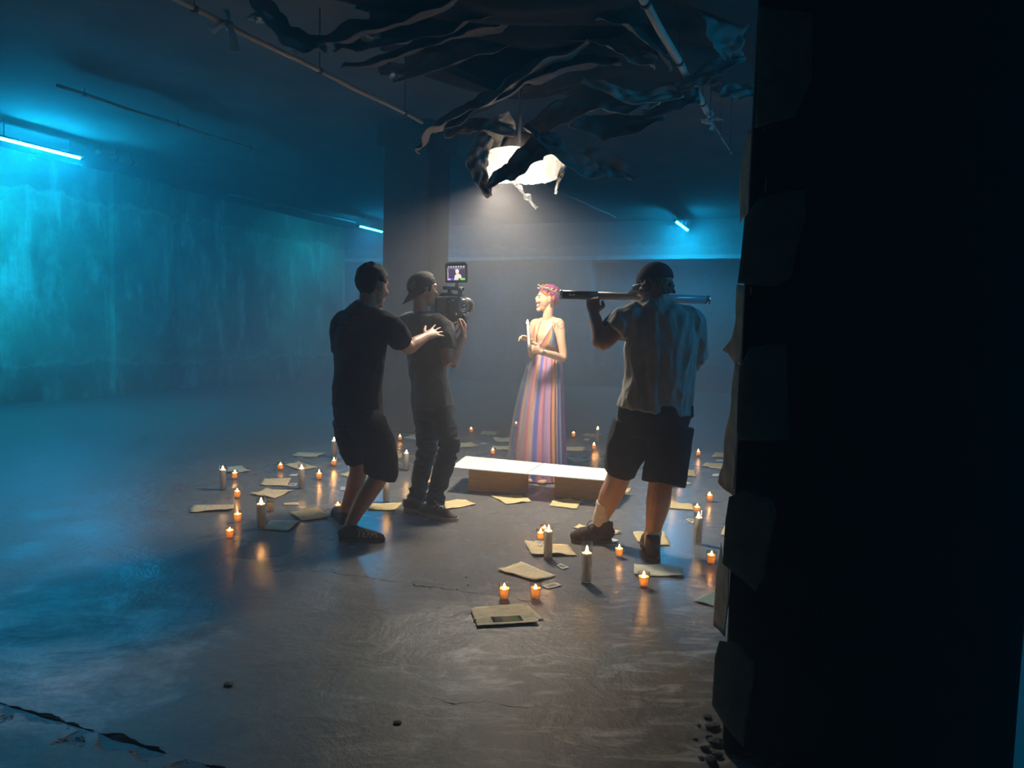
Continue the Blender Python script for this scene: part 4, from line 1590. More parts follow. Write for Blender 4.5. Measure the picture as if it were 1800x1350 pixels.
paint(me, print_A)
link('t_shirt', me, BLACK_T, A)
bm = bmesh.new()
tube(bm, [W(629, 700, 4.71), W(630, 722, 4.72), W(634, 748, 4.72)], [(0.155, 0.125), (0.165, 0.14), (0.16, 0.13)], side=bodyside, n=22, cap='flat')
tube(bm, [W(640, 735, 4.68), W(660, 775, 4.62), W(670, 822, 4.585), W(668, 838, 4.58)], [0.118, 0.118, 0.104, 0.102], n=20, cap='flat')
tube(bm, [W(612, 735, 4.78), W(622, 775, 4.83), W(631, 812, 4.85)], [0.112, 0.108, 0.094], n=20, cap='flat')
me = fuse(bm, 0.007, 4)
folds(me, 0.012, (8, 8, 5), 6.1)
link('shorts', me, BLACK_S, A)
bm = shell(hc + (axA[0] * -0.014 + axA[2] * 0.036) * 1.06, axA, (0.112, 0.092, 0.108),
           lambda a, b, h: not (a > 0.055 and h < 0.035) and h > -0.103 and not (a > -0.020 and h < -0.012),
           0.10, 40, 0.014, 2.0)
me = bm_mesh(bm)
link('hair', me, HAIR_D, A)
for q in (-1, 1):
    bm = bmesh.new()
    ell(bm, pA(0.082, 0.033 * q, 0.012), (0.006, 0.010, 0.006), axA, 2)
    link('eye', bm_mesh(bm), EYE, A)
shoe(A, G(597, 949), G(676, 952), CHECK, SOLE_D, anR, 0.052, 0.05, 0.075, True)
shoe(A, G(607, 922), G(590, 900), SHOE_D, SOLE_D, anL, 0.050, 0.05, 0.075)

# ---- the camera operator
B = thing('person', 'person in grey t-shirt, jeans and backwards cap holding the film camera', 'person', G(755, 908))
fB = Vector((0.93, 0.36, 0.0))
sideB = Vector((0.80, -0.6, 0)).normalized()
bm = bmesh.new()
hcB = W(744, 510, 5.30)
pB, axB = head(bm, hcB, fB, 1.02)
tube(bm, [hcB + Vector((-0.02, 0, -0.03)), W(739, 548, 5.30), W(738, 568, 5.30)], [0.054, 0.054, 0.048], n=16)
tube(bm, [W(740, 568, 5.30), W(746, 620, 5.30), W(755, 670, 5.30), W(762, 712, 5.30)], [(0.11, 0.07), (0.125, 0.085), (0.105, 0.078), (0.085, 0.07)], side=sideB, n=20)
sR, eR, wR = W(779, 577, 5.22), W(790, 640, 5.16), W(813, 593, 5.26)
tube(bm, [W(765, 572, 5.25), sR, sR.lerp(eR, .5), eR, eR.lerp(wR, .35), wR], [0.052, 0.056, 0.052, 0.045, 0.046, 0.029], n=16)
hand(bm, wR, W(819, 566, 5.30) - wR, Vector((-0.75, 0.1, 0.3)), 1, (0.75, 0.8, 0.8, 0.85), 0.05, 1.05, 0.4)
sL, eL, wL = W(712, 574, 5.40), W(745, 645, 5.52), W(788, 592, 5.47)
tube(bm, [sL, sL.lerp(eL, .5), eL, eL.lerp(wL, .35), wL], [0.052, 0.048, 0.042, 0.043, 0.028], n=16)
hand(bm, wL, W(793, 570, 5.45) - wL, Vector((0.4, -0.6, 0.2)), 1, (0.5, 0.55, 0.6, 0.65), 0.05)
hipR, knR, anR = W(780, 716, 5.24), W(789, 786, 5.18), W(764, 880, 5.22)
hipL, knL, anL = W(745, 718, 5.38), W(750, 790, 5.38), W(732, 874, 5.40)
tube(bm, [hipR, hipR.lerp(knR, .5), knR, knR.lerp(anR, .4), anR, W(760, 892, 5.22)], [0.045, 0.060, 0.054, 0.050, 0.036, 0.036], n=16)
tube(bm, [hipL, hipL.lerp(knL, .5), knL, knL.lerp(anL, .4), anL, W(730, 886, 5.40)], [0.045, 0.060, 0.054, 0.050, 0.036, 0.036], n=16)
link('body', fuse(bm, VOX, 5), SKIN, B)
bm = bmesh.new()
tube(bm, [W(739, 549, 5.30), W(740, 558, 5.30), W(743, 580, 5.30), W(748, 625, 5.30), W(754, 665, 5.30), W(760, 716, 5.30)],
     [(0.070, 0.062), (0.125, 0.085), (0.165, 0.105), (0.160, 0.115), (0.150, 0.115), (0.168, 0.130)], side=sideB, n=24, cap='flat')
se = sR.lerp(eR, 0.60)
tube(bm, [W(758, 565, 5.27), sR, se], [0.070, 0.075, 0.070], n=18, cap='flat')
se = sL.lerp(eL, 0.6)
tube(bm, [W(728, 565, 5.34), sL, se], [0.070, 0.072, 0.068], n=18, cap='flat')
me = fuse(bm, 0.007, 5)
folds(me, 0.013, (9, 9, 6), 11.3)
link('t_shirt', me, GREY_T, B)
bm = bmesh.new()
tube(bm, [W(759, 698, 5.30), W(761, 716, 5.30), W(762, 735, 5.30)], [(0.145, 0.115), (0.152, 0.122), (0.145, 0.115)], side=sideB, n=22, cap='flat')
tube(bm, [W(776, 718, 5.25), W(784, 752, 5.21), knR + Vector((0, 0, 0.0)), knR.lerp(anR, .35), knR.lerp(anR, .8), W(764, 884, 5.21)], [0.094, 0.086, 0.074, 0.072, 0.064, 0.066], n=20, cap='flat')
tube(bm, [W(746, 718, 5.36), W(750, 752, 5.37), knL, knL.lerp(anL, .35), knL.lerp(anL, .8), W(731, 880, 5.40)], [0.092, 0.084, 0.072, 0.070, 0.064, 0.068], n=20, cap='flat')
me = fuse(bm, 0.0065, 3)
knz = (knR.z + knL.z) / 2
folds(me, 0.013, (8, 8, 22), 2.2, True, lambda co: 0.35 + 0.9 * math.exp(-((co.z - knz) / 0.13) ** 2) + 0.9 * math.exp(-((co.z - 0.13) / 0.09) ** 2))
link('jeans', me, JEANS, B)
capc = hcB + (axB[0] * -0.010 + axB[2] * 0.038) * 1.02
upB = axB[2]
head_axB = axB
axB = frame(fB + Vector((0, 0, 0.42)))
bm = shell(capc, axB, (0.112, 0.090, 0.092), lambda a, b, h: h > -0.022 and not (a > 0.085 and h < 0.03), 0, 30, 0.006)
co = link('cap', bm_mesh(bm), CAP_G, B)
bm = bmesh.new()
pts = []
for k in range(13):
    an = math.pi * (0.5 + k / 12)
    pts.append((math.cos(an), math.sin(an)))
rows = []
for f in (1.0, 1.25, 1.55, 1.78):
    rows.append([bm.verts.new(capc + axB[0] * (0.106 * c * (1 + (f - 1) * (abs(c) ** 0.7))) + axB[1] * (0.084 * s_ * (1 + (f - 1) * 0.12)) + axB[2] * (-0.020 - 0.075 * (f - 1) * abs(c) - 0.03 * (1 - s_ * s_) * 0 - 0.025 * s_ * s_ * (f - 1))) for c, s_ in pts])
fs = []
for a, b in zip(rows, rows[1:]):
    for k in range(12):
        fs.append(bm.faces.new((a[k], a[k + 1], b[k + 1], b[k])))
bmesh.ops.solidify(bm, geom=fs, thickness=0.005)
link('brim', bm_mesh(bm), CAP_G, co)
bm = bmesh.new()
d0 = capc + axB[0] * -0.05 + axB[1] * 0.080 + axB[2] * 0.02
ell(bm, capc + axB[0] * -0.075 + axB[1] * 0.058 + axB[2] * 0.020, (0.030, 0.006, 0.030), ((axB[0] + axB[1] * 0.9).normalized(), (axB[1] - axB[0] * 0.9).normalized(), upB), 2)
link('patch', bm_mesh(bm), CAP_P, co)
axB = head_axB
bm = shell(hcB + (axB[0] * -0.012 + axB[2] * 0.030), axB, (0.104, 0.083, 0.092),
           lambda a, b, h: -0.062 < h < 0.03 and a < 0.052 and not (a > 0.01 and h < -0.04) and not (-0.03 < a < 0.03 and h < -0.01), 0.06, 40, 0.008, 4)
link('hair', bm_mesh(bm), HAIR_D, B)
for q in (-1, 1):
    bm = bmesh.new()
    ell(bm, pB(0.082, 0.033 * q, 0.012), (0.006, 0.010, 0.006), axB, 2)
    link('eye', bm_mesh(bm), EYE, B)
shoe(B, G(741, 905), G(804, 917), SHOE_G, SOLE_W, anR, 0.048, 0.05, 0.085, False, SOLE_W)
shoe(B, G(712, 897), G(757, 902), SHOE_G, SOLE_W, anL, 0.048, 0.05, 0.085)

# ---- the film camera rig
RD = 5.40
rig = thing('film_camera', 'black film camera rig with lens, grips and top monitor', 'camera', W(800, 572, RD))
vx = Vector((0.80, 0.60, 0)).normalized()          # lens axis (towards the woman)
vy = Vector((-0.60, 0.80, 0))
vz = Vector((0, 0, 1))
axr = (vx, vy, vz)


def rp(px, py, d=RD):
    return W(px, py, d)


def part(name, mat, fn, parent=rig, smooth=False):
    bm = bmesh.new()
    fn(bm)
    return link(name, bm_mesh(bm), mat, parent, smooth)


part('body', BLACK_P, lambda b: (box(b, rp(795, 541), (0.13, 0.10, 0.15), axr, 0.008), box(b, rp(795, 562), (0.11, 0.09, 0.05), axr, 0.006)))
part('battery', BLACK_P, lambda b: box(b, rp(768, 537, 5.36), (0.075, 0.10, 0.112), axr, 0.008))
part('battery_plate', METAL, lambda b: box(b, rp(780, 536, 5.38), (0.016, 0.085, 0.10), axr, 0.003))
lens = part('lens', BLACK_P, lambda b: (cyl(b, rp(800, 537, 5.40), rp(818, 537, 5.50), 0.045, 0.050, 24), cyl(b, rp(816, 537, 5.47), rp(822, 537, 5.54), 0.058, 0.058, 24)), rig, True)
part('focus_ring', METAL, lambda b: cyl(b, rp(811, 537, 5.445), rp(813, 537, 5.455), 0.0525, 0.0525, 28), lens, True)


def ring(b, c, ax0, r, rr, n=28):
    a1 = ax0.orthogonal().normalized()
    a2 = ax0.cross(a1)
    pts = [c + a1 * (r * math.cos(2 * math.pi * k / n)) + a2 * (r * math.sin(2 * math.pi * k / n)) for k in range(n + 1)]
    tube(b, pts, [rr] * (n + 1), n=8, sub=1, cap='flat')


part('follow_wheel', METAL, lambda b: (ring(b, rp(815, 537, 5.33), vy, 0.040, 0.006), cyl(b, rp(815, 537, 5.33), rp(815, 537, 5.36), 0.012, n=12), ring(b, rp(815, 537, 5.33), vy, 0.026, 0.004)), rig, True)
part('top_handle', BLACK_P, lambda b: (box(b, rp(797, 507), (0.17, 0.030, 0.026), axr, 0.006), box(b, rp(790, 514), (0.02, 0.02, 0.05), axr), box(b, rp(808, 514), (0.02, 0.02, 0.05), axr)))
part('cheese_plate', BLACK_P, lambda b: box(b, rp(795, 519), (0.15, 0.08, 0.018), axr, 0.003))
part('monitor_arm', METAL, lambda b: (cyl(b, rp(803, 507), rp(803, 496), 0.010, n=10), ell(b, rp(803, 502), (0.016, 0.016, 0.016), None, 2)), rig, True)
part('viewfinder_rod', BLACK_P, lambda b: cyl(b, rp(772, 518, 5.34), rp(795, 516, 5.38), 0.010, n=10), rig, True)
part('base_rod', METAL, lambda b: cyl(b, rp(780, 568, 5.36), rp(822, 558, 5.50), 0.008, n=10), rig, True)
part('base_rod', METAL, lambda b: cyl(b, rp(786, 569, 5.32), rp(824, 560, 5.44), 0.008, n=10), rig, True)
part('grip', BLACK_P, lambda b: tube(b, [rp(815, 556, 5.31), rp(817, 566, 5.31), rp(819, 577, 5.31)], [0.016, 0.018, 0.017], n=12), rig, True)
part('grip', BLACK_P, lambda b: tube(b, [rp(796, 566, 5.46), rp(794, 574, 5.46), rp(793, 582, 5.46)], [0.016, 0.018, 0.017], n=12), rig, True)
part('cable', BLACK_P, lambda b: tube(b, [rp(803, 503, 5.37), rp(812, 511, 5.33), rp(806, 524, 5.33), rp(796, 528, 5.34), rp(790, 548, 5.33)], [0.004] * 5, n=6, sub=6), rig, True)
part('cable', BLACK_P, lambda b: tube(b, [rp(782, 525, 5.36), rp(776, 548, 5.33), rp(788, 560, 5.33), rp(799, 548, 5.33)], [0.004] * 4, n=6, sub=6), rig, True)
for k, (x, y) in enumerate(((796, 527), (806, 523), (786, 552), (801, 553), (822, 551), (789, 531))):
    part('knob', METAL, lambda b: cyl(b, rp(x, y, 5.345), rp(x, y, 5.325), 0.009, 0.008, 10), rig, True)
# monitor facing the operator and the camera behind him
mc = rp(802.5, 480, 5.42)
mf = Vector((-0.10, -0.99, 0.02)).normalized()
mr = Vector((0.99, -0.10, 0.04)).normalized()
mu = mr.cross(mf).normalized() * -1
if mu.z < 0:
    mu = -mu
mon = part('monitor', BLACK_P, lambda b: box(b, mc, (0.165, 0.028, 0.140), (mr, -mf, mu), 0.008))
bm = bmesh.new()
NX, NY = 60, 44
gv = [[bm.verts.new(mc + mf * 0.0150 + mr * ((i / NX - .5) * 0.130 + 0.0) + mu * ((j / NY - .5) * 0.104)) for i in range(NX + 1)] for j in range(NY + 1)]
for j in range(NY):
    for i in range(NX):
        bm.faces.new((gv[j][i], gv[j][i + 1], gv[j + 1][i + 1], gv[j + 1][i]))
bm.verts.index_update()
me = bpy.data.meshes.new('screen')
bm.to_mesh(me)
bm.free()


def screen_col(co, n):
    q = co - (mc + mf * 0.0150)
    u, v = q.dot(mr) / 0.130 + .5, q.dot(mu) / 0.104 + .5
    if v > 0.84:
        return (0.9, 0.85, 0.95) if (abs((u * 7) % 1 - 0.5) < 0.28 and 0.88 < v < 0.96 and u > 0.05) else (0.010, 0.008, 0.014)
    if v < 0.13:
        if u < 0.17:
            return (0.75, 0.45, 0.75)
        if u < 0.33:
            return (0.10, 0.10, 0.95)
        if u > 0.72:
            return (0.20, 0.85, 0.15)
        return (0.8, 0.75, 0.75) if 0.38 < u < 0.62 else (0.05, 0.05, 0.06)
    if ((u - 0.56) / 0.10) ** 2 + ((v - 0.60) / 0.17) ** 2 < 1:
        return (1.0, 0.82, 0.70)
    if ((u - 0.60) / 0.20) ** 2 + ((v - 0.18) / 0.26) ** 2 < 1:
        return (1.0, 0.80, 0.68)
    if u < 0.05 or v > 0.81:
        return (0.55, 0.45, 0.6)
    if abs(u - 0.44) < 0.03 and v > 0.70:
        return (0.1, 0.2, 0.8)
    return (0.055, 0.040, 0.105)


paint(me, screen_col)
link('screen', me, E_mat('monitor_screen', (1, 1, 1), 1.0, 'Col'), mon, smooth=False)
part('monitor_hood', METAL, lambda b: box(b, mc + mu * 0.073 + mf * 0.004, (0.14, 0.022, 0.005), (mr, -mf, mu), 0.001), mon)

# ---- the man in the cap with the unlit tube
D = thing('person', 'person in pale grey t-shirt, cap and black shorts shouldering an unlit tube', 'person', G(1110, 965))
fD = Vector((-0.78, 0.60, -0.20))
sideD = Vector((0.985, 0.17, 0)).normalized()
bm = bmesh.new()
hcD = W(1150, 502, 4.58)
pD, axD = head(bm, hcD, fD, 1.08, jaw=1.08)
tube(bm, [hcD + Vector((0.02, 0, -0.03)), W(1155, 535, 4.57), W(1158, 555, 4.57)], [0.066, 0.068, 0.062], n=16)
tube(bm, [W(1158, 555, 4.56), W(1162, 610, 4.54), W(1158, 670, 4.54), W(1150, 740, 4.54)], [(0.15, 0.09), (0.185, 0.12), (0.175, 0.12), (0.16, 0.115)], side=sideD, n=20)
sL, eL, wL = W(1102, 560, 4.52), W(1058, 603, 4.48), W(1044, 552, 4.60)
tube(bm, [W(1120, 558, 4.53), sL, sL.lerp(eL, .5), eL, eL.lerp(wL, .4), wL], [0.06, 0.064, 0.058, 0.050, 0.048, 0.033], n=16)
hand(bm, wL, W(1042, 527, 4.64) - wL, Vector((0.15, 0.9, 0.1)), -1, (0.65, 0.7, 0.7, 0.75), 0.03, 1.08, 0.6)
sR, eR, wR = W(1215, 570, 4.60), W(1219, 642, 4.72), W(1180, 575, 4.84)
tube(bm, [W(1195, 560, 4.58), sR, sR.lerp(eR, .5), eR, eR.lerp(wR, .4), wR], [0.06, 0.064, 0.058, 0.048, 0.046, 0.033], n=16)
hand(bm, wR, W(1172, 540, 4.78) - wR, Vector((0, -.9, 0.1)), -1, (0.6, 0.65, 0.65, 0.7), 0.03, 1.05)
hipL, knL, anL = W(1113, 752, 4.55), W(1086, 842, 4.60), W(1052, 922, 4.66)
hipR, knR, anR = W(1180, 755, 4.52), W(1161, 850, 4.46), W(1147, 945, 4.40)
tube(bm, [hipL, hipL.lerp(knL, .5), knL, W(1073, 872, 4.62), W(1060, 903, 4.65), anL, W(1048, 936, 4.67)], [0.085, 0.088, 0.074, 0.075, 0.052, 0.043, 0.042], n=16)
tube(bm, [hipR, hipR.lerp(knR, .5), knR, W(1157, 885, 4.43), W(1150, 922, 4.40), anR, W(1146, 962, 4.39)], [0.085, 0.088, 0.074, 0.075, 0.052, 0.042, 0.042], n=16)
link('body', fuse(bm, VOX, 5), SKIN, D)
bm = bmesh.new()
tube(bm, [W(1157, 530, 4.57), W(1157, 541, 4.56), W(1159, 562, 4.55), W(1162, 610, 4.54), W(1158, 665, 4.54), W(1150, 722, 4.54)],
     [(0.085, 0.075), (0.145, 0.10), (0.212, 0.135), (0.226, 0.155), (0.220, 0.160), (0.232, 0.170)], side=sideD, n=26, cap='flat')
se = sL.lerp(eL, 0.52)
tube(bm, [W(1130, 555, 4.54), sL, se], [0.080, 0.090, 0.088], n=18, cap='flat')
se = sR.lerp(eR, 0.85)
tube(bm, [W(1190, 558, 4.57), sR, se], [0.080, 0.088, 0.088], n=18, cap='flat')
me = fuse(bm, 0.007, 5)
folds(me, 0.016, (10, 10, 3.2), 21.7)
folds(me, 0.008, (16, 16, 7), 3.7)
link('t_shirt', me, PALE_T, D)
bm = bmesh.new()
tube(bm, [W(1151, 706, 4.54), W(1150, 730, 4.54), W(1148, 765, 4.54)], [(0.215, 0.155), (0.228, 0.168), (0.205, 0.15)], side=sideD, n=24, cap='flat')
tube(bm, [W(1115, 745, 4.55), W(1100, 790, 4.57), W(1087, 832, 4.60)], [0.128, 0.128, 0.100], n=20, cap='flat')
tube(bm, [W(1182, 748, 4.52), W(1174, 800, 4.49), W(1166, 850, 4.46)], [0.130, 0.130, 0.132], n=20, cap='flat')
box(bm, W(1213, 722, 4.52), (0.035, 0.05, 0.075), None, 0.006)
me = fuse(bm, 0.007, 4)
folds(me, 0.013, (8, 8, 4), 8.8)
link('shorts', me, BLACK_S, D)
capc = hcD + (axD[0] * -0.008 + axD[2] * 0.040) * 1.08
bm = shell(capc, axD, (0.119, 0.098, 0.100), lambda a, b, h: h > -0.014, 0, 30, 0.006)
co = link('cap', bm_mesh(bm), CAP_N, D)
bm = bmesh.new()
pts = [(math.cos(math.pi * (-0.5 + k / 12)), math.sin(math.pi * (-0.5 + k / 12))) for k in range(13)]
rows = []
for f in (1.0, 1.25, 1.5, 1.72):
    rows.append([bm.verts.new(capc + axD[0] * (0.112 * c * (1 + (f - 1) * (abs(c) ** 0.7))) + axD[1] * (0.092 * s_ * (1 + (f - 1) * 0.1)) + axD[2] * (-0.010 - 0.06 * (f - 1) - 0.035 * s_ * s_ * (f - 1))) for c, s_ in pts])
fs = []
for a, b in zip(rows, rows[1:]):
    for k in range(12):
        fs.append(bm.faces.new((a[k], a[k + 1], b[k + 1], b[k])))
bmesh.ops.solidify(bm, geom=fs, thickness=0.005)
link('brim', bm_mesh(bm), CAP_N, co)
bm = bmesh.new()
rr = random.Random(3)
for k in range(150):
    an = rr.uniform(-2.75, 2.75) + math.pi
    a_, b_ = math.cos(an) * 0.100, math.sin(an) * 0.088
    if a_ > 0.045:
        continue
    h = rr.uniform(-0.075, 0.02)
    if a_ > -0.01 and h < -0.045:
        continue
    k_ = 1 + max(0, 0.02 - h) * 1.2
    ell(bm, hcD + axD[0] * a_ * k_ + axD[1] * b_ * k_ + axD[2] * (h + 0.012), (rr.uniform(.012, .02),) * 3, None, 1)
me = fuse(bm, 0.0055, 1)
folds(me, 0.006, (70, 70, 70), 1.0, False)
link('hair', me, HAIR_B, D)
for q in (-1, 1):
    bm = bmesh.new()
    ell(bm, pD(0.082, 0.033 * q, 0.012), (0.006, 0.010, 0.006), axD, 2)
    link('eye', bm_mesh(bm), EYE, D)
# glasses with a temple arm
bm = bmesh.new()
for q in (-1, 1):
    tube(bm, [pD(0.0, 0.082 * q, 0.014), pD(0.05, 0.078 * q, 0.016), pD(0.098, 0.066 * q, 0.016)], [0.003] * 3, n=6, sub=3)
    c = pD(0.104, 0.034 * q, 0.008)
    pts = [c + axD[1] * (0.026 * math.cos(k * math.pi / 8)) + axD[2] * (0.020 * math.sin(k * math.pi / 8)) for k in range(17)]
    tube(bm, pts, [0.0025] * 17, n=6, sub=1, cap='flat')
link('glasses', bm_mesh(bm), METAL, D)
for an_lo, an_hi, nm in ((W(1049, 933, 4.665), W(1064, 884, 4.63), 's'), (W(1146, 964, 4.39), W(1148, 933, 4.40), 's')):
    bm = bmesh.new()
    tube(bm, [an_lo, an_lo.lerp(an_hi, .5), an_hi], [0.047, 0.050, 0.060 if nm == 's' and an_hi.z > 0.25 else 0.054], n=18, cap='flat')
    me = fuse(bm, 0.006, 2)
    folds(me, 0.003, (10, 10, 45), 4)
    link('sock', me, SOCK, D)
shoe(D, G(1074, 953), G(1004, 953), SHOE_D, SOLE_D, anL, 0.060, 0.060, 0.135, False, SOLE_D, 1.35)
shoe(D, G(1148, 990), G(1140, 950), SHOE_D, SOLE_D, anR, 0.062, 0.060, 0.135, False, SOLE_D, 1.3)

# the unlit tube on his shoulder
ta, tb2 = W(984, 517.5, 4.70), W(1247, 527.5, 4.74)
tubeo = thing('unlit_light_tube', 'long unlit clear light tube resting on the shoulder of the man in the cap', 'light tube', ta.lerp(tb2, 0.5) - Vector((0, 0, 0.03)))
dT = (tb2 - ta).normalized()
lnT = (tb2 - ta).length
M_CLEAR = P_mat('frosted_tube', (0.34, 0.37, 0.42), 0.18, 0.1, 5, 0, 50, 0, 0.8)
bm = bmesh.new()
cyl(bm, ta + dT * 0.24, tb2 - dT * 0.02, 0.0265, n=24)
link('diffuser', bm_mesh(bm), M_CLEAR, tubeo)
bm = bmesh.new()
cyl(bm, ta + dT * 0.012, ta + dT * 0.24, 0.0275, n=24)
hs = link('control_housing', bm_mesh(bm), BLACK_P, tubeo)
bm = bmesh.new()
cyl(bm, ta, ta + dT * 0.012, 0.0285, n=24)
link('end_cap', bm_mesh(bm), METAL, tubeo)
bm = bmesh.new()
cyl(bm, tb2 - dT * 0.02, tb2, 0.0285, n=24)
link('end_cap', bm_mesh(bm), METAL, tubeo)
M_MARK = P_mat('white_mark', (0.85, 0.85, 0.85), 0.5, 0.0)
upT = Vector((0, 0, 1)) - dT * dT.z
for k, (o1, o2, w_, h_) in enumerate(((0.062, 0.0, 0.010, 0.014), (0.074, -0.002, 0.020, 0.005), (0.088, 0.001, 0.012, 0.012))):
    bm = bmesh.new()
    cmk = ta + dT * o1 + upT * o2 + Vector((0.0, -0.0272, 0))
    box(bm, cmk, (w_, 0.003, h_), (dT, Vector((0, 1, 0)), upT.normalized()), 0.001)
    link('logo_mark', bm_mesh(bm), M_MARK, hs, smooth=False)

# ---- the woman in the rainbow dress
C = thing('person', 'person in a long rainbow dress with colourful short hair holding a taper candle', 'person', G(952, 846))
fC = Vector((-0.99, -0.12, 0.03))
DC = 6.60
sideC = Vector((0.88, -0.47, 0)).normalized()    # towards her left shoulder
frC = Vector((-0.47, -0.88, 0)).normalized()     # way her chest faces
bm = bmesh.new()
hcC = W(962.5, 526, DC)
pC, axC = head(bm, hcC, fC, 0.97, Vector((0.05, 0, 1)), 0.86, 0.80)
tube(bm, [hcC + Vector((0.022, 0.0, -0.03)), W(964, 550, DC), W(963, 562, DC + .01), W(962, 572, DC + .02)], [0.044, 0.045, 0.052, 0.075], n=16)
tube(bm, [W(962, 568, DC + .02), W(961, 585, DC), W(960, 605, DC), W(961, 620, DC), W(959, 650, DC), W(957, 690, DC)],
     [(0.135, 0.060), (0.135, 0.088), (0.122, 0.090), (0.108, 0.080), (0.140, 0.10), (0.15, 0.11)], side=sideC, n=22)
ell(bm, W(960, 592, DC) + frC * 0.040, (0.110, 0.055, 0.075), (sideC, frC, vz), 3)
sL, eL, wL = W(984, 570, 6.54), W(990, 629, 6.50), W(950, 618, 6.34)
tube(bm, [W(974, 567, 6.56), sL, sL.lerp(eL, .5), eL, eL.lerp(wL, .4), wL], [0.036, 0.046, 0.041, 0.034, 0.034, 0.023], n=16)
CND0, CND1 = W(930.5, 612, 6.285), W(928, 571, 6.285)
hand(bm, wL, W(926, 611, 6.29) - wL, Vector((-0.15, 0.9, 0.15)), -1, (0.75, 0.8, 0.8, 0.8), 0.02, 0.88, 0.4)
sR, eR, wR = W(939, 571, 6.66), W(936, 625, 6.62), W(931, 598, 6.42)
tube(bm, [W(948, 567, 6.64), sR, sR.lerp(eR, .5), eR, eR.lerp(wR, .4), wR], [0.036, 0.044, 0.040, 0.033, 0.032, 0.022], n=16)
hand(bm, wR, W(914, 591, 6.38) - wR, Vector((-0.3, -0.6, -0.5)), 1, (0.55, 0.6, 0.65, 0.7), 0.06, 0.86, 0.3)
for q, xx in ((-1, 948), (1, 962)):
    tube(bm, [W(957, 690, DC) + sideC * (0.07 * q), W(955, 760, DC) + sideC * (0.07 * q), W(953, 825, DC) + sideC * (0.06 * q), Vector((0, 0, 0)) + G(952, 846) + sideC * (0.06 * q) + Vector((0, 0, 0.05))],
         [0.075, 0.052, 0.042, 0.034], n=14)
    tube(bm, [G(952, 846) + sideC * (0.06 * q) + Vector((0, 0, 0.03)) - frC * 0.05, G(952, 846) + sideC * (0.06 * q) + frC * 0.14 + Vector((0, 0, 0.02))], [(0.032, 0.03), (0.036, 0.018)], side=sideC, n=12)
me = fuse(bm, 0.0042, 4)
tat = sL + sideC * 0.02


def skin_C(co, n):
    q = co - W(986, 571, 6.5)
    a, h = q.x, q.z
    if abs(a) < 0.045 and abs(h) < 0.045 and n.y < 0.1:
        r_ = math.hypot(a, h * 0.9)
        if abs(r_ - 0.030) < 0.0035 or abs(a - h) < 0.003 or abs(math.sin(a * 120) * 0.012 - h) < 0.002:
            return (0.22, 0.15, 0.13)
    q = co - pC(0.086, 0, -0.066)
    if abs(q.z) < 0.009 and q.length < 0.022:
        return (0.62, 0.20, 0.17)
    return (0.56, 0.33, 0.21)


paint(me, skin_C)
link('body', me, SKIN_W, C)
for q in (-1, 1):
    bm = bmesh.new()
    ell(bm, pC(0.080, 0.030 * q, 0.010), (0.009, 0.012, 0.006), axC, 2)
    link('eye', bm_mesh(bm), EYE, C)
    bm = bmesh.new()
    tube(bm, [pC(0.076, 0.046 * q, 0.028), pC(0.086, 0.032 * q, 0.033), pC(0.091, 0.014 * q, 0.029)], [0.0028] * 3, n=6, sub=3)
    link('eyebrow', bm_mesh(bm), EYE, C)
# hair: clumps of red, orange and purple
PAL = [(0.36, 0.025, 0.02), (0.46, 0.12, 0.025), (0.16, 0.03, 0.17), (0.30, 0.02, 0.08), (0.42, 0.18, 0.04)]
bm = bmesh.new()
rr = random.Random(11)
for k in range(210):
    th = rr.uniform(0, 2 * math.pi)
    zz = rr.uniform(-0.85, 1)
    q = math.sqrt(1 - zz * zz)
    a_, b_, h = q * math.cos(th) * 0.104, q * math.sin(th) * 0.084, zz * 0.092
    if (a_ > 0.030 and h < 0.052) or (a_ > -0.02 and h < -0.005) or (h < -0.06 and a_ > -0.05):
        continue
    c = hcC + (axC[0] * (a_ - 0.012) + axC[1] * b_ + axC[2] * (h + 0.036))
    dn = (axC[2] * -1 + axC[0] * rr.uniform(-.5, .3)).normalized()
    out_ = (c - hcC).normalized()
    dn = (dn - out_ * dn.dot(out_)).normalized()
    ell(bm, c, (0.010, 0.012, 0.030), (out_, out_.cross(dn).normalized(), dn), 1)
ell(bm, hcC + axC[0] * -0.016 + axC[2] * 0.046, (0.096, 0.078, 0.082), axC, 3)
me = fuse(bm, 0.0055, 1)


def hair_C(co, n):
    k = noise.noise(co * 22) * 2.6 + 2.4 + (co - hcC).dot(axC[0]) * -6
    return PAL[int(abs(k)) % 5]


paint(me, hair_C)
link('hair', me, P_mat('dyed_hair', (0.4, 0.1, 0.1), 0.5, 0.3, 60, 0.4, 100, attr='Col'), C)
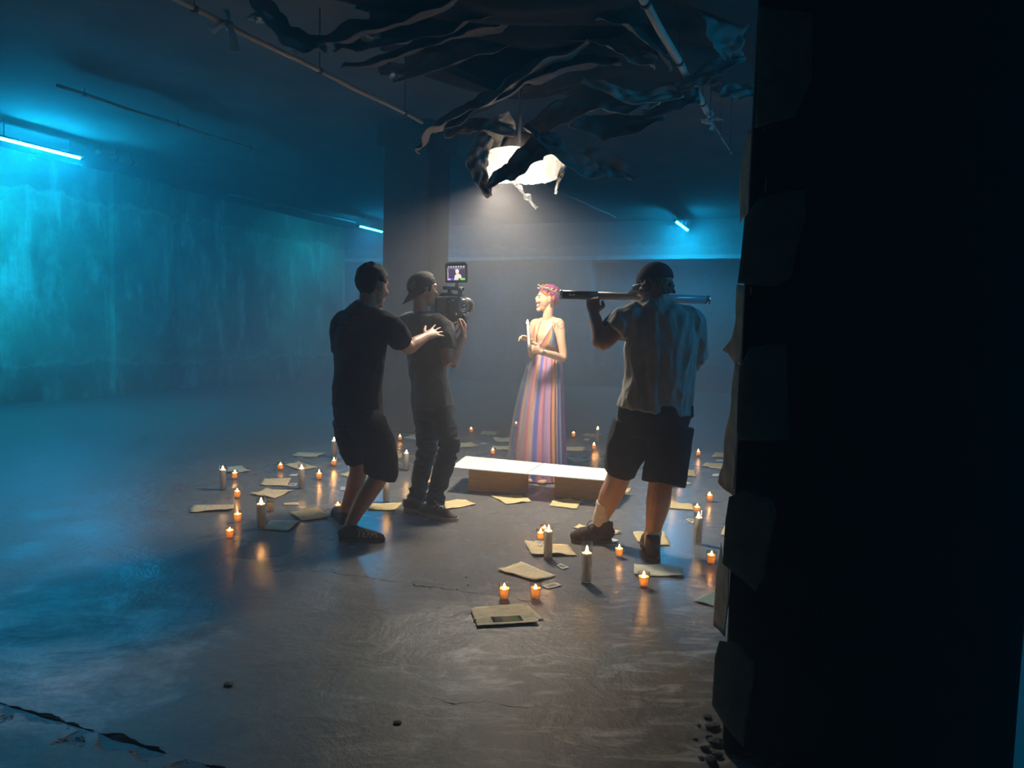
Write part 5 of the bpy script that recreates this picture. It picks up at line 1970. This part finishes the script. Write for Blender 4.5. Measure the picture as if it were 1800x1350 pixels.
# flower crown
crown = []
bm = bmesh.new()
n = 30
pts = [hcC + axC[0] * (0.092 * math.cos(2 * math.pi * k / n) - 0.026) + axC[1] * (0.088 * math.sin(2 * math.pi * k / n)) + axC[2] * (0.070 + 0.034 * math.cos(2 * math.pi * k / n)) for k in range(n + 1)]
tube(bm, pts, [0.007] * (n + 1), n=6, sub=1, cap='flat')
crown_o = link('flower_crown', bm_mesh(bm), P_mat('twig', (0.22, 0.20, 0.13), 0.8), C)
leafm = [P_mat('crown_leaf', (0.30, 0.32, 0.20), 0.7), P_mat('crown_flower', (0.46, 0.30, 0.36), 0.7), P_mat('crown_yellow', (0.40, 0.28, 0.10), 0.7), P_mat('crown_purple', (0.28, 0.14, 0.42), 0.7)]
for k in range(44):
    i = rr.randrange(n)
    p0 = pts[i] + Vector((rr.uniform(-.012, .012), rr.uniform(-.012, .012), rr.uniform(-.014, .02)))
    dr = Vector((rr.uniform(-1, 1), rr.uniform(-1, 1), rr.uniform(-.4, 1))).normalized()
    s_ = dr.orthogonal().normalized()
    bm = bmesh.new()
    ell(bm, p0 + dr * 0.010, (0.018, 0.009, 0.004), (dr, s_, dr.cross(s_)), 1)
    link('leaf' if k % 4 == 0 else 'petal', bm_mesh(bm), leafm[0] if k % 4 == 0 else leafm[k % 4], crown_o)

# dress
STR = [(0.30, 0.16, 0.46), (0.55, 0.20, 0.14), (0.42, 0.44, 0.26), (0.16, 0.34, 0.50), (0.55, 0.17, 0.26), (0.62, 0.40, 0.34), (0.14, 0.17, 0.50), (0.58, 0.26, 0.34), (0.46, 0.30, 0.50),
       (0.56, 0.30, 0.44), (0.62, 0.30, 0.18), (0.60, 0.42, 0.26), (0.16, 0.18, 0.46), (0.36, 0.44, 0.42), (0.52, 0.22, 0.38), (0.34, 0.18, 0.46)]


def stripe(t):
    t = (t % 1.0) * len(STR)
    i = int(t)
    f = t - i
    f = min(1, max(0, (f - 0.7) / 0.3))
    a, b = STR[i % len(STR)], STR[(i + 1) % len(STR)]
    return tuple(x + (y - x) * f for x, y in zip(a, b))


M_DRESS = translucent_mat('rainbow_chiffon', (1, 1, 1), 0.25, 0.7, 'Col', 1.0, 0.1, 30, 0.1, 60)
M_SHEER = translucent_mat('sheer_chiffon', (1, 1, 1), 0.5, 0.7, 'Col', 0.30, 0.1, 30, 0.0, 60)


def skirt(rows_spec, amp0, name, mat, nth=200, th0=0.0, th1=2 * math.pi, seed=0.0, closed=True, turns=2.0):
    bm = bmesh.new()
    P2, V_ = smooth_path([p for p, a, b in rows_spec], [(a, b) for p, a, b in rows_spec], 9)
    rows, cols = [], []
    nr = len(P2)
    n_ = nth if closed else nth + 1
    for j, (p, (a, b)) in enumerate(zip(P2, V_)):
        f = j / (nr - 1)
        row = []
        for i in range(n_):
            th = th0 + (th1 - th0) * i / nth
            tw = th + 0.10 * f * math.sin(th * 3 + seed)
            pl = amp0 * (0.25 + f) * (math.sin(th * 17 + 1.4 * math.sin(th * 5 + seed)) + 0.6 * math.sin(th * 29 + seed + f))
            row.append(bm.verts.new(p + X * ((a + pl) * math.cos(tw)) + Vector((0, 1, 0)) * ((b + pl) * math.sin(tw))))
            cols.append(stripe(th / (2 * math.pi) * turns + seed * 0.1 + 0.02 * f))
        rows.append(row)
    fs = []
    for r0, r1 in zip(rows, rows[1:]):
        for i in range(nth if closed else nth):
            k = (i + 1) % n_ if closed else i + 1
            fs.append(bm.faces.new((r0[i], r0[k], r1[k], r1[i])))
    me = bpy.data.meshes.new(name)
    bm.verts.index_update()
    bm.to_mesh(me)
    bm.free()
    at = me.attributes.new('Col', 'FLOAT_COLOR', 'POINT')
    at.data.foreach_set('color', [x for c in cols for x in (*c, 1.0)])
    return link(name, me, mat, C)


hemz = G(952, 846)
sk = [(W(961.5, 614, DC), 0.118, 0.092), (W(961, 622, DC), 0.120, 0.096), (W(959, 650, DC), 0.150, 0.13), (W(956, 690, DC), 0.175, 0.16), (W(953, 740, DC), 0.200, 0.19),
      (W(951.5, 800, DC), 0.222, 0.215), (Vector((hemz.x, DC, 0.012)), 0.240, 0.235)]
skirt(sk, 0.007, 'skirt', M_DRESS, turns=2.0)
sk2 = [(W(957, 640, DC), 0.150, 0.12), (W(950, 690, DC), 0.195, 0.16), (W(946, 740, DC), 0.232, 0.20), (W(944, 800, DC), 0.262, 0.23), (Vector((hemz.x - 0.03, DC, 0.02)), 0.285, 0.25)]
skirt(sk2, 0.008, 'sheer_overlay', M_SHEER, 90, math.pi * 0.75, math.pi * 1.40, 5.0, False, 1.2)
# bodice: two crossing cups, straps and the waist band
bm = bmesh.new()
tube(bm, [W(961, 603, DC), W(961, 609, DC), W(961, 617, DC)], [(0.124, 0.095), (0.120, 0.092), (0.119, 0.092)], side=sideC, n=30, cap='flat')
me = fuse(bm, 0.005, 2)
paint(me, lambda co, n: (0.46, 0.28, 0.24))
link('waist_band', me, M_DRESS, C)
ctr = W(958, 610, DC) + frC * 0.097
for q, topx in ((-1, 951), (1, 982)):
    bm = bmesh.new()
    topv = W(topx, 571, DC) + frC * 0.100
    inner = ctr + Vector((0, 0, 0.0))
    outer = W(961, 610, DC) + sideC * (0.150 if q < 0 else 0.128) * q + frC * (0.05 if q < 0 else 0.012)
    rows = []
    nn = 16
    for j in range(nn + 1):
        v = j / nn
        row = []
        a0 = inner.lerp(topv, v)
        b0 = outer.lerp(topv, v)
        for i in range(nn + 1):
            u = i / nn
            p = a0.lerp(b0, u)
            bulge = math.sin(math.pi * min(1, u * 0.85 + 0.1)) * (1 - v) ** 0.6 * math.sin(math.pi * min(1, 0.25 + v * 0.75))
            p = p + frC * (0.058 * bulge + 0.026) + sideC * (q * 0.034 * bulge) + frC * (0.003 * math.sin(u * 40 + v * 6))
            row.append(bm.verts.new(p))
        rows.append(row)
    fs = []
    for r0, r1 in zip(rows, rows[1:]):
        for i in range(nn):
            fs.append(bm.faces.new((r0[i], r0[i + 1], r1[i + 1], r1[i])))
    bm.verts.index_update()
    cols = []
    ramp_c = [(0.30, 0.14, 0.44), (0.62, 0.26, 0.12), (0.66, 0.44, 0.22), (0.36, 0.46, 0.34), (0.16, 0.24, 0.52), (0.20, 0.16, 0.46)] if q == 1 else \
        [(0.66, 0.50, 0.34), (0.64, 0.26, 0.12), (0.62, 0.40, 0.36), (0.34, 0.16, 0.46), (0.30, 0.14, 0.44), (0.3, 0.14, 0.44)]
    for j in range(nn + 1):
        for i in range(nn + 1):
            t = min(4.999, i / nn * 5)
            a, b = ramp_c[int(t)], ramp_c[int(t) + 1]
            cols.append(tuple(x + (y - x) * (t % 1) for x, y in zip(a, b)))
    nn2 = len(cols)
    bmesh.ops.solidify(bm, geom=fs, thickness=0.003)
    me = bpy.data.meshes.new('cup')
    bm.to_mesh(me)
    bm.free()
    at = me.attributes.new('Col', 'FLOAT_COLOR', 'POINT')
    at.data.foreach_set('color', [x for k in range(len(me.vertices)) for x in (*cols[k % nn2], 1.0)])
    link('bodice_cup', me, M_DRESS, C)
    bm = bmesh.new()
    tube(bm, [topv + frC * 0.012, W(topx + 1, 566, DC) + frC * 0.05, W(topx + 2, 563, DC) - frC * 0.0, W(topx + 1, 575, DC) - frC * 0.07], [0.004] * 4, n=6, sub=4)
    link('strap', bm_mesh(bm), P_mat('strap', (0.62, 0.50, 0.44), 0.7), C)
bm = bmesh.new()
for f in (0.0, 0.014, 0.03):
    pb_ = wL - (wL - eL).normalized() * (0.01 + f)
    dd = (wL - eL).normalized()
    a1 = dd.orthogonal().normalized()
    a2 = dd.cross(a1)
    tube(bm, [pb_ + (a1 * math.cos(k * math.pi / 8) + a2 * math.sin(k * math.pi / 8)) * 0.027 for k in range(17)], [0.0025] * 17, n=6, sub=1, cap='flat')
link('bracelet', bm_mesh(bm), METAL, C)
# the taper candle in her hand
tc = thing('taper_candle', 'slim white taper candle burning in the hand of the woman', 'candle', CND0)
bm = bmesh.new()
tube(bm, [CND0 - (CND1 - CND0) * 0.05, CND0.lerp(CND1, .5), CND1], [0.0125, 0.0115, 0.0105], n=14, sub=2, cap='flat')
link('wax', bm_mesh(bm), M_WAX, tc)
bm = bmesh.new()
cyl(bm, CND1, CND1 + Vector((0, 0, 0.012)), 0.0012, n=6)
link('wick', bm_mesh(bm), M_WICK, tc)
bm = bmesh.new()
lathe(bm, flame_prof(0.004, 0.042, 0.0095), 12, CND1 + Vector((-0.004, 0, 0)))
link('flame', bm_mesh(bm), M_FLAME, tc)

# ------------------------------------------------------------------ rubble at the foot of the pillar, chips on the floor
M_RUB = P_mat('rubble', (0.17, 0.16, 0.14), 0.9, 0.5, 20, 0.5, 60)
rr = random.Random(5)


def stone(p, r, label, group, name='rubble_stone'):
    bm = bmesh.new()
    vs = ell(bm, p + Vector((0, 0, r * 0.45)), (r * rr.uniform(.8, 1.4), r * rr.uniform(.7, 1.2), r * rr.uniform(.3, .5)), None, 2)
    c = p + Vector((0, 0, r * 0.4))
    for v in vs:
        q = v.co - c
        v.co = c + q * (1 + 0.5 * noise.noise(q / r * 1.4 + p * 9))
        v.co.z = max(v.co.z, 0.0)
    o = link(name, bm_mesh(bm), M_RUB, smooth=False)
    place(o)
    tag(o, label, 'stone', group)


for k, (x, y, r) in enumerate(((1243, 1262, .018), (1252, 1280, .026), (1246, 1298, .02), (1258, 1306, .03), (1240, 1318, .022), (1262, 1330, .024), (1250, 1340, .028), (1228, 1275, .012), (1232, 1334, .014), (1222, 1300, .010))):
    stone(G(x, y), r * 0.7, 'small dark rubble stone heaped at the foot of the pillar', 'rubble at the foot of the pillar')
stone(G(403, 1204), 0.013, 'dark chip lying alone on the left foreground floor', None, 'floor_chip')
stone(G(698, 1272), 0.010, 'dark chip lying alone on the middle foreground floor', None, 'floor_chip')
for x, y in ((819, 1015), (823, 1029), (803, 1036)):
    stone(G(x, y), 0.005, 'tiny dark chip on the floor left of the front votives', 'tiny chips left of the front votives', 'floor_chip')

# ------------------------------------------------------------------ haze filling the room
m, nt, out = new_mat('haze')
vs = nt.nodes.new('ShaderNodeVolumeScatter')
vs.inputs['Color'].default_value = (0.95, 0.97, 1.0, 1)
vs.inputs['Density'].default_value = HAZE_DENSITY
vs.inputs['Anisotropy'].default_value = 0.25
L(nt, vs.outputs[0], out.inputs['Volume'])
hz = rbox('haze', S0 + 0.02, S1 + 0.5, T0 + 0.02, T1 - 0.02, 0.001, CEIL - 0.001, m)
tag(hz, 'thin smoky haze hanging through the whole room', 'haze', None, 'stuff')
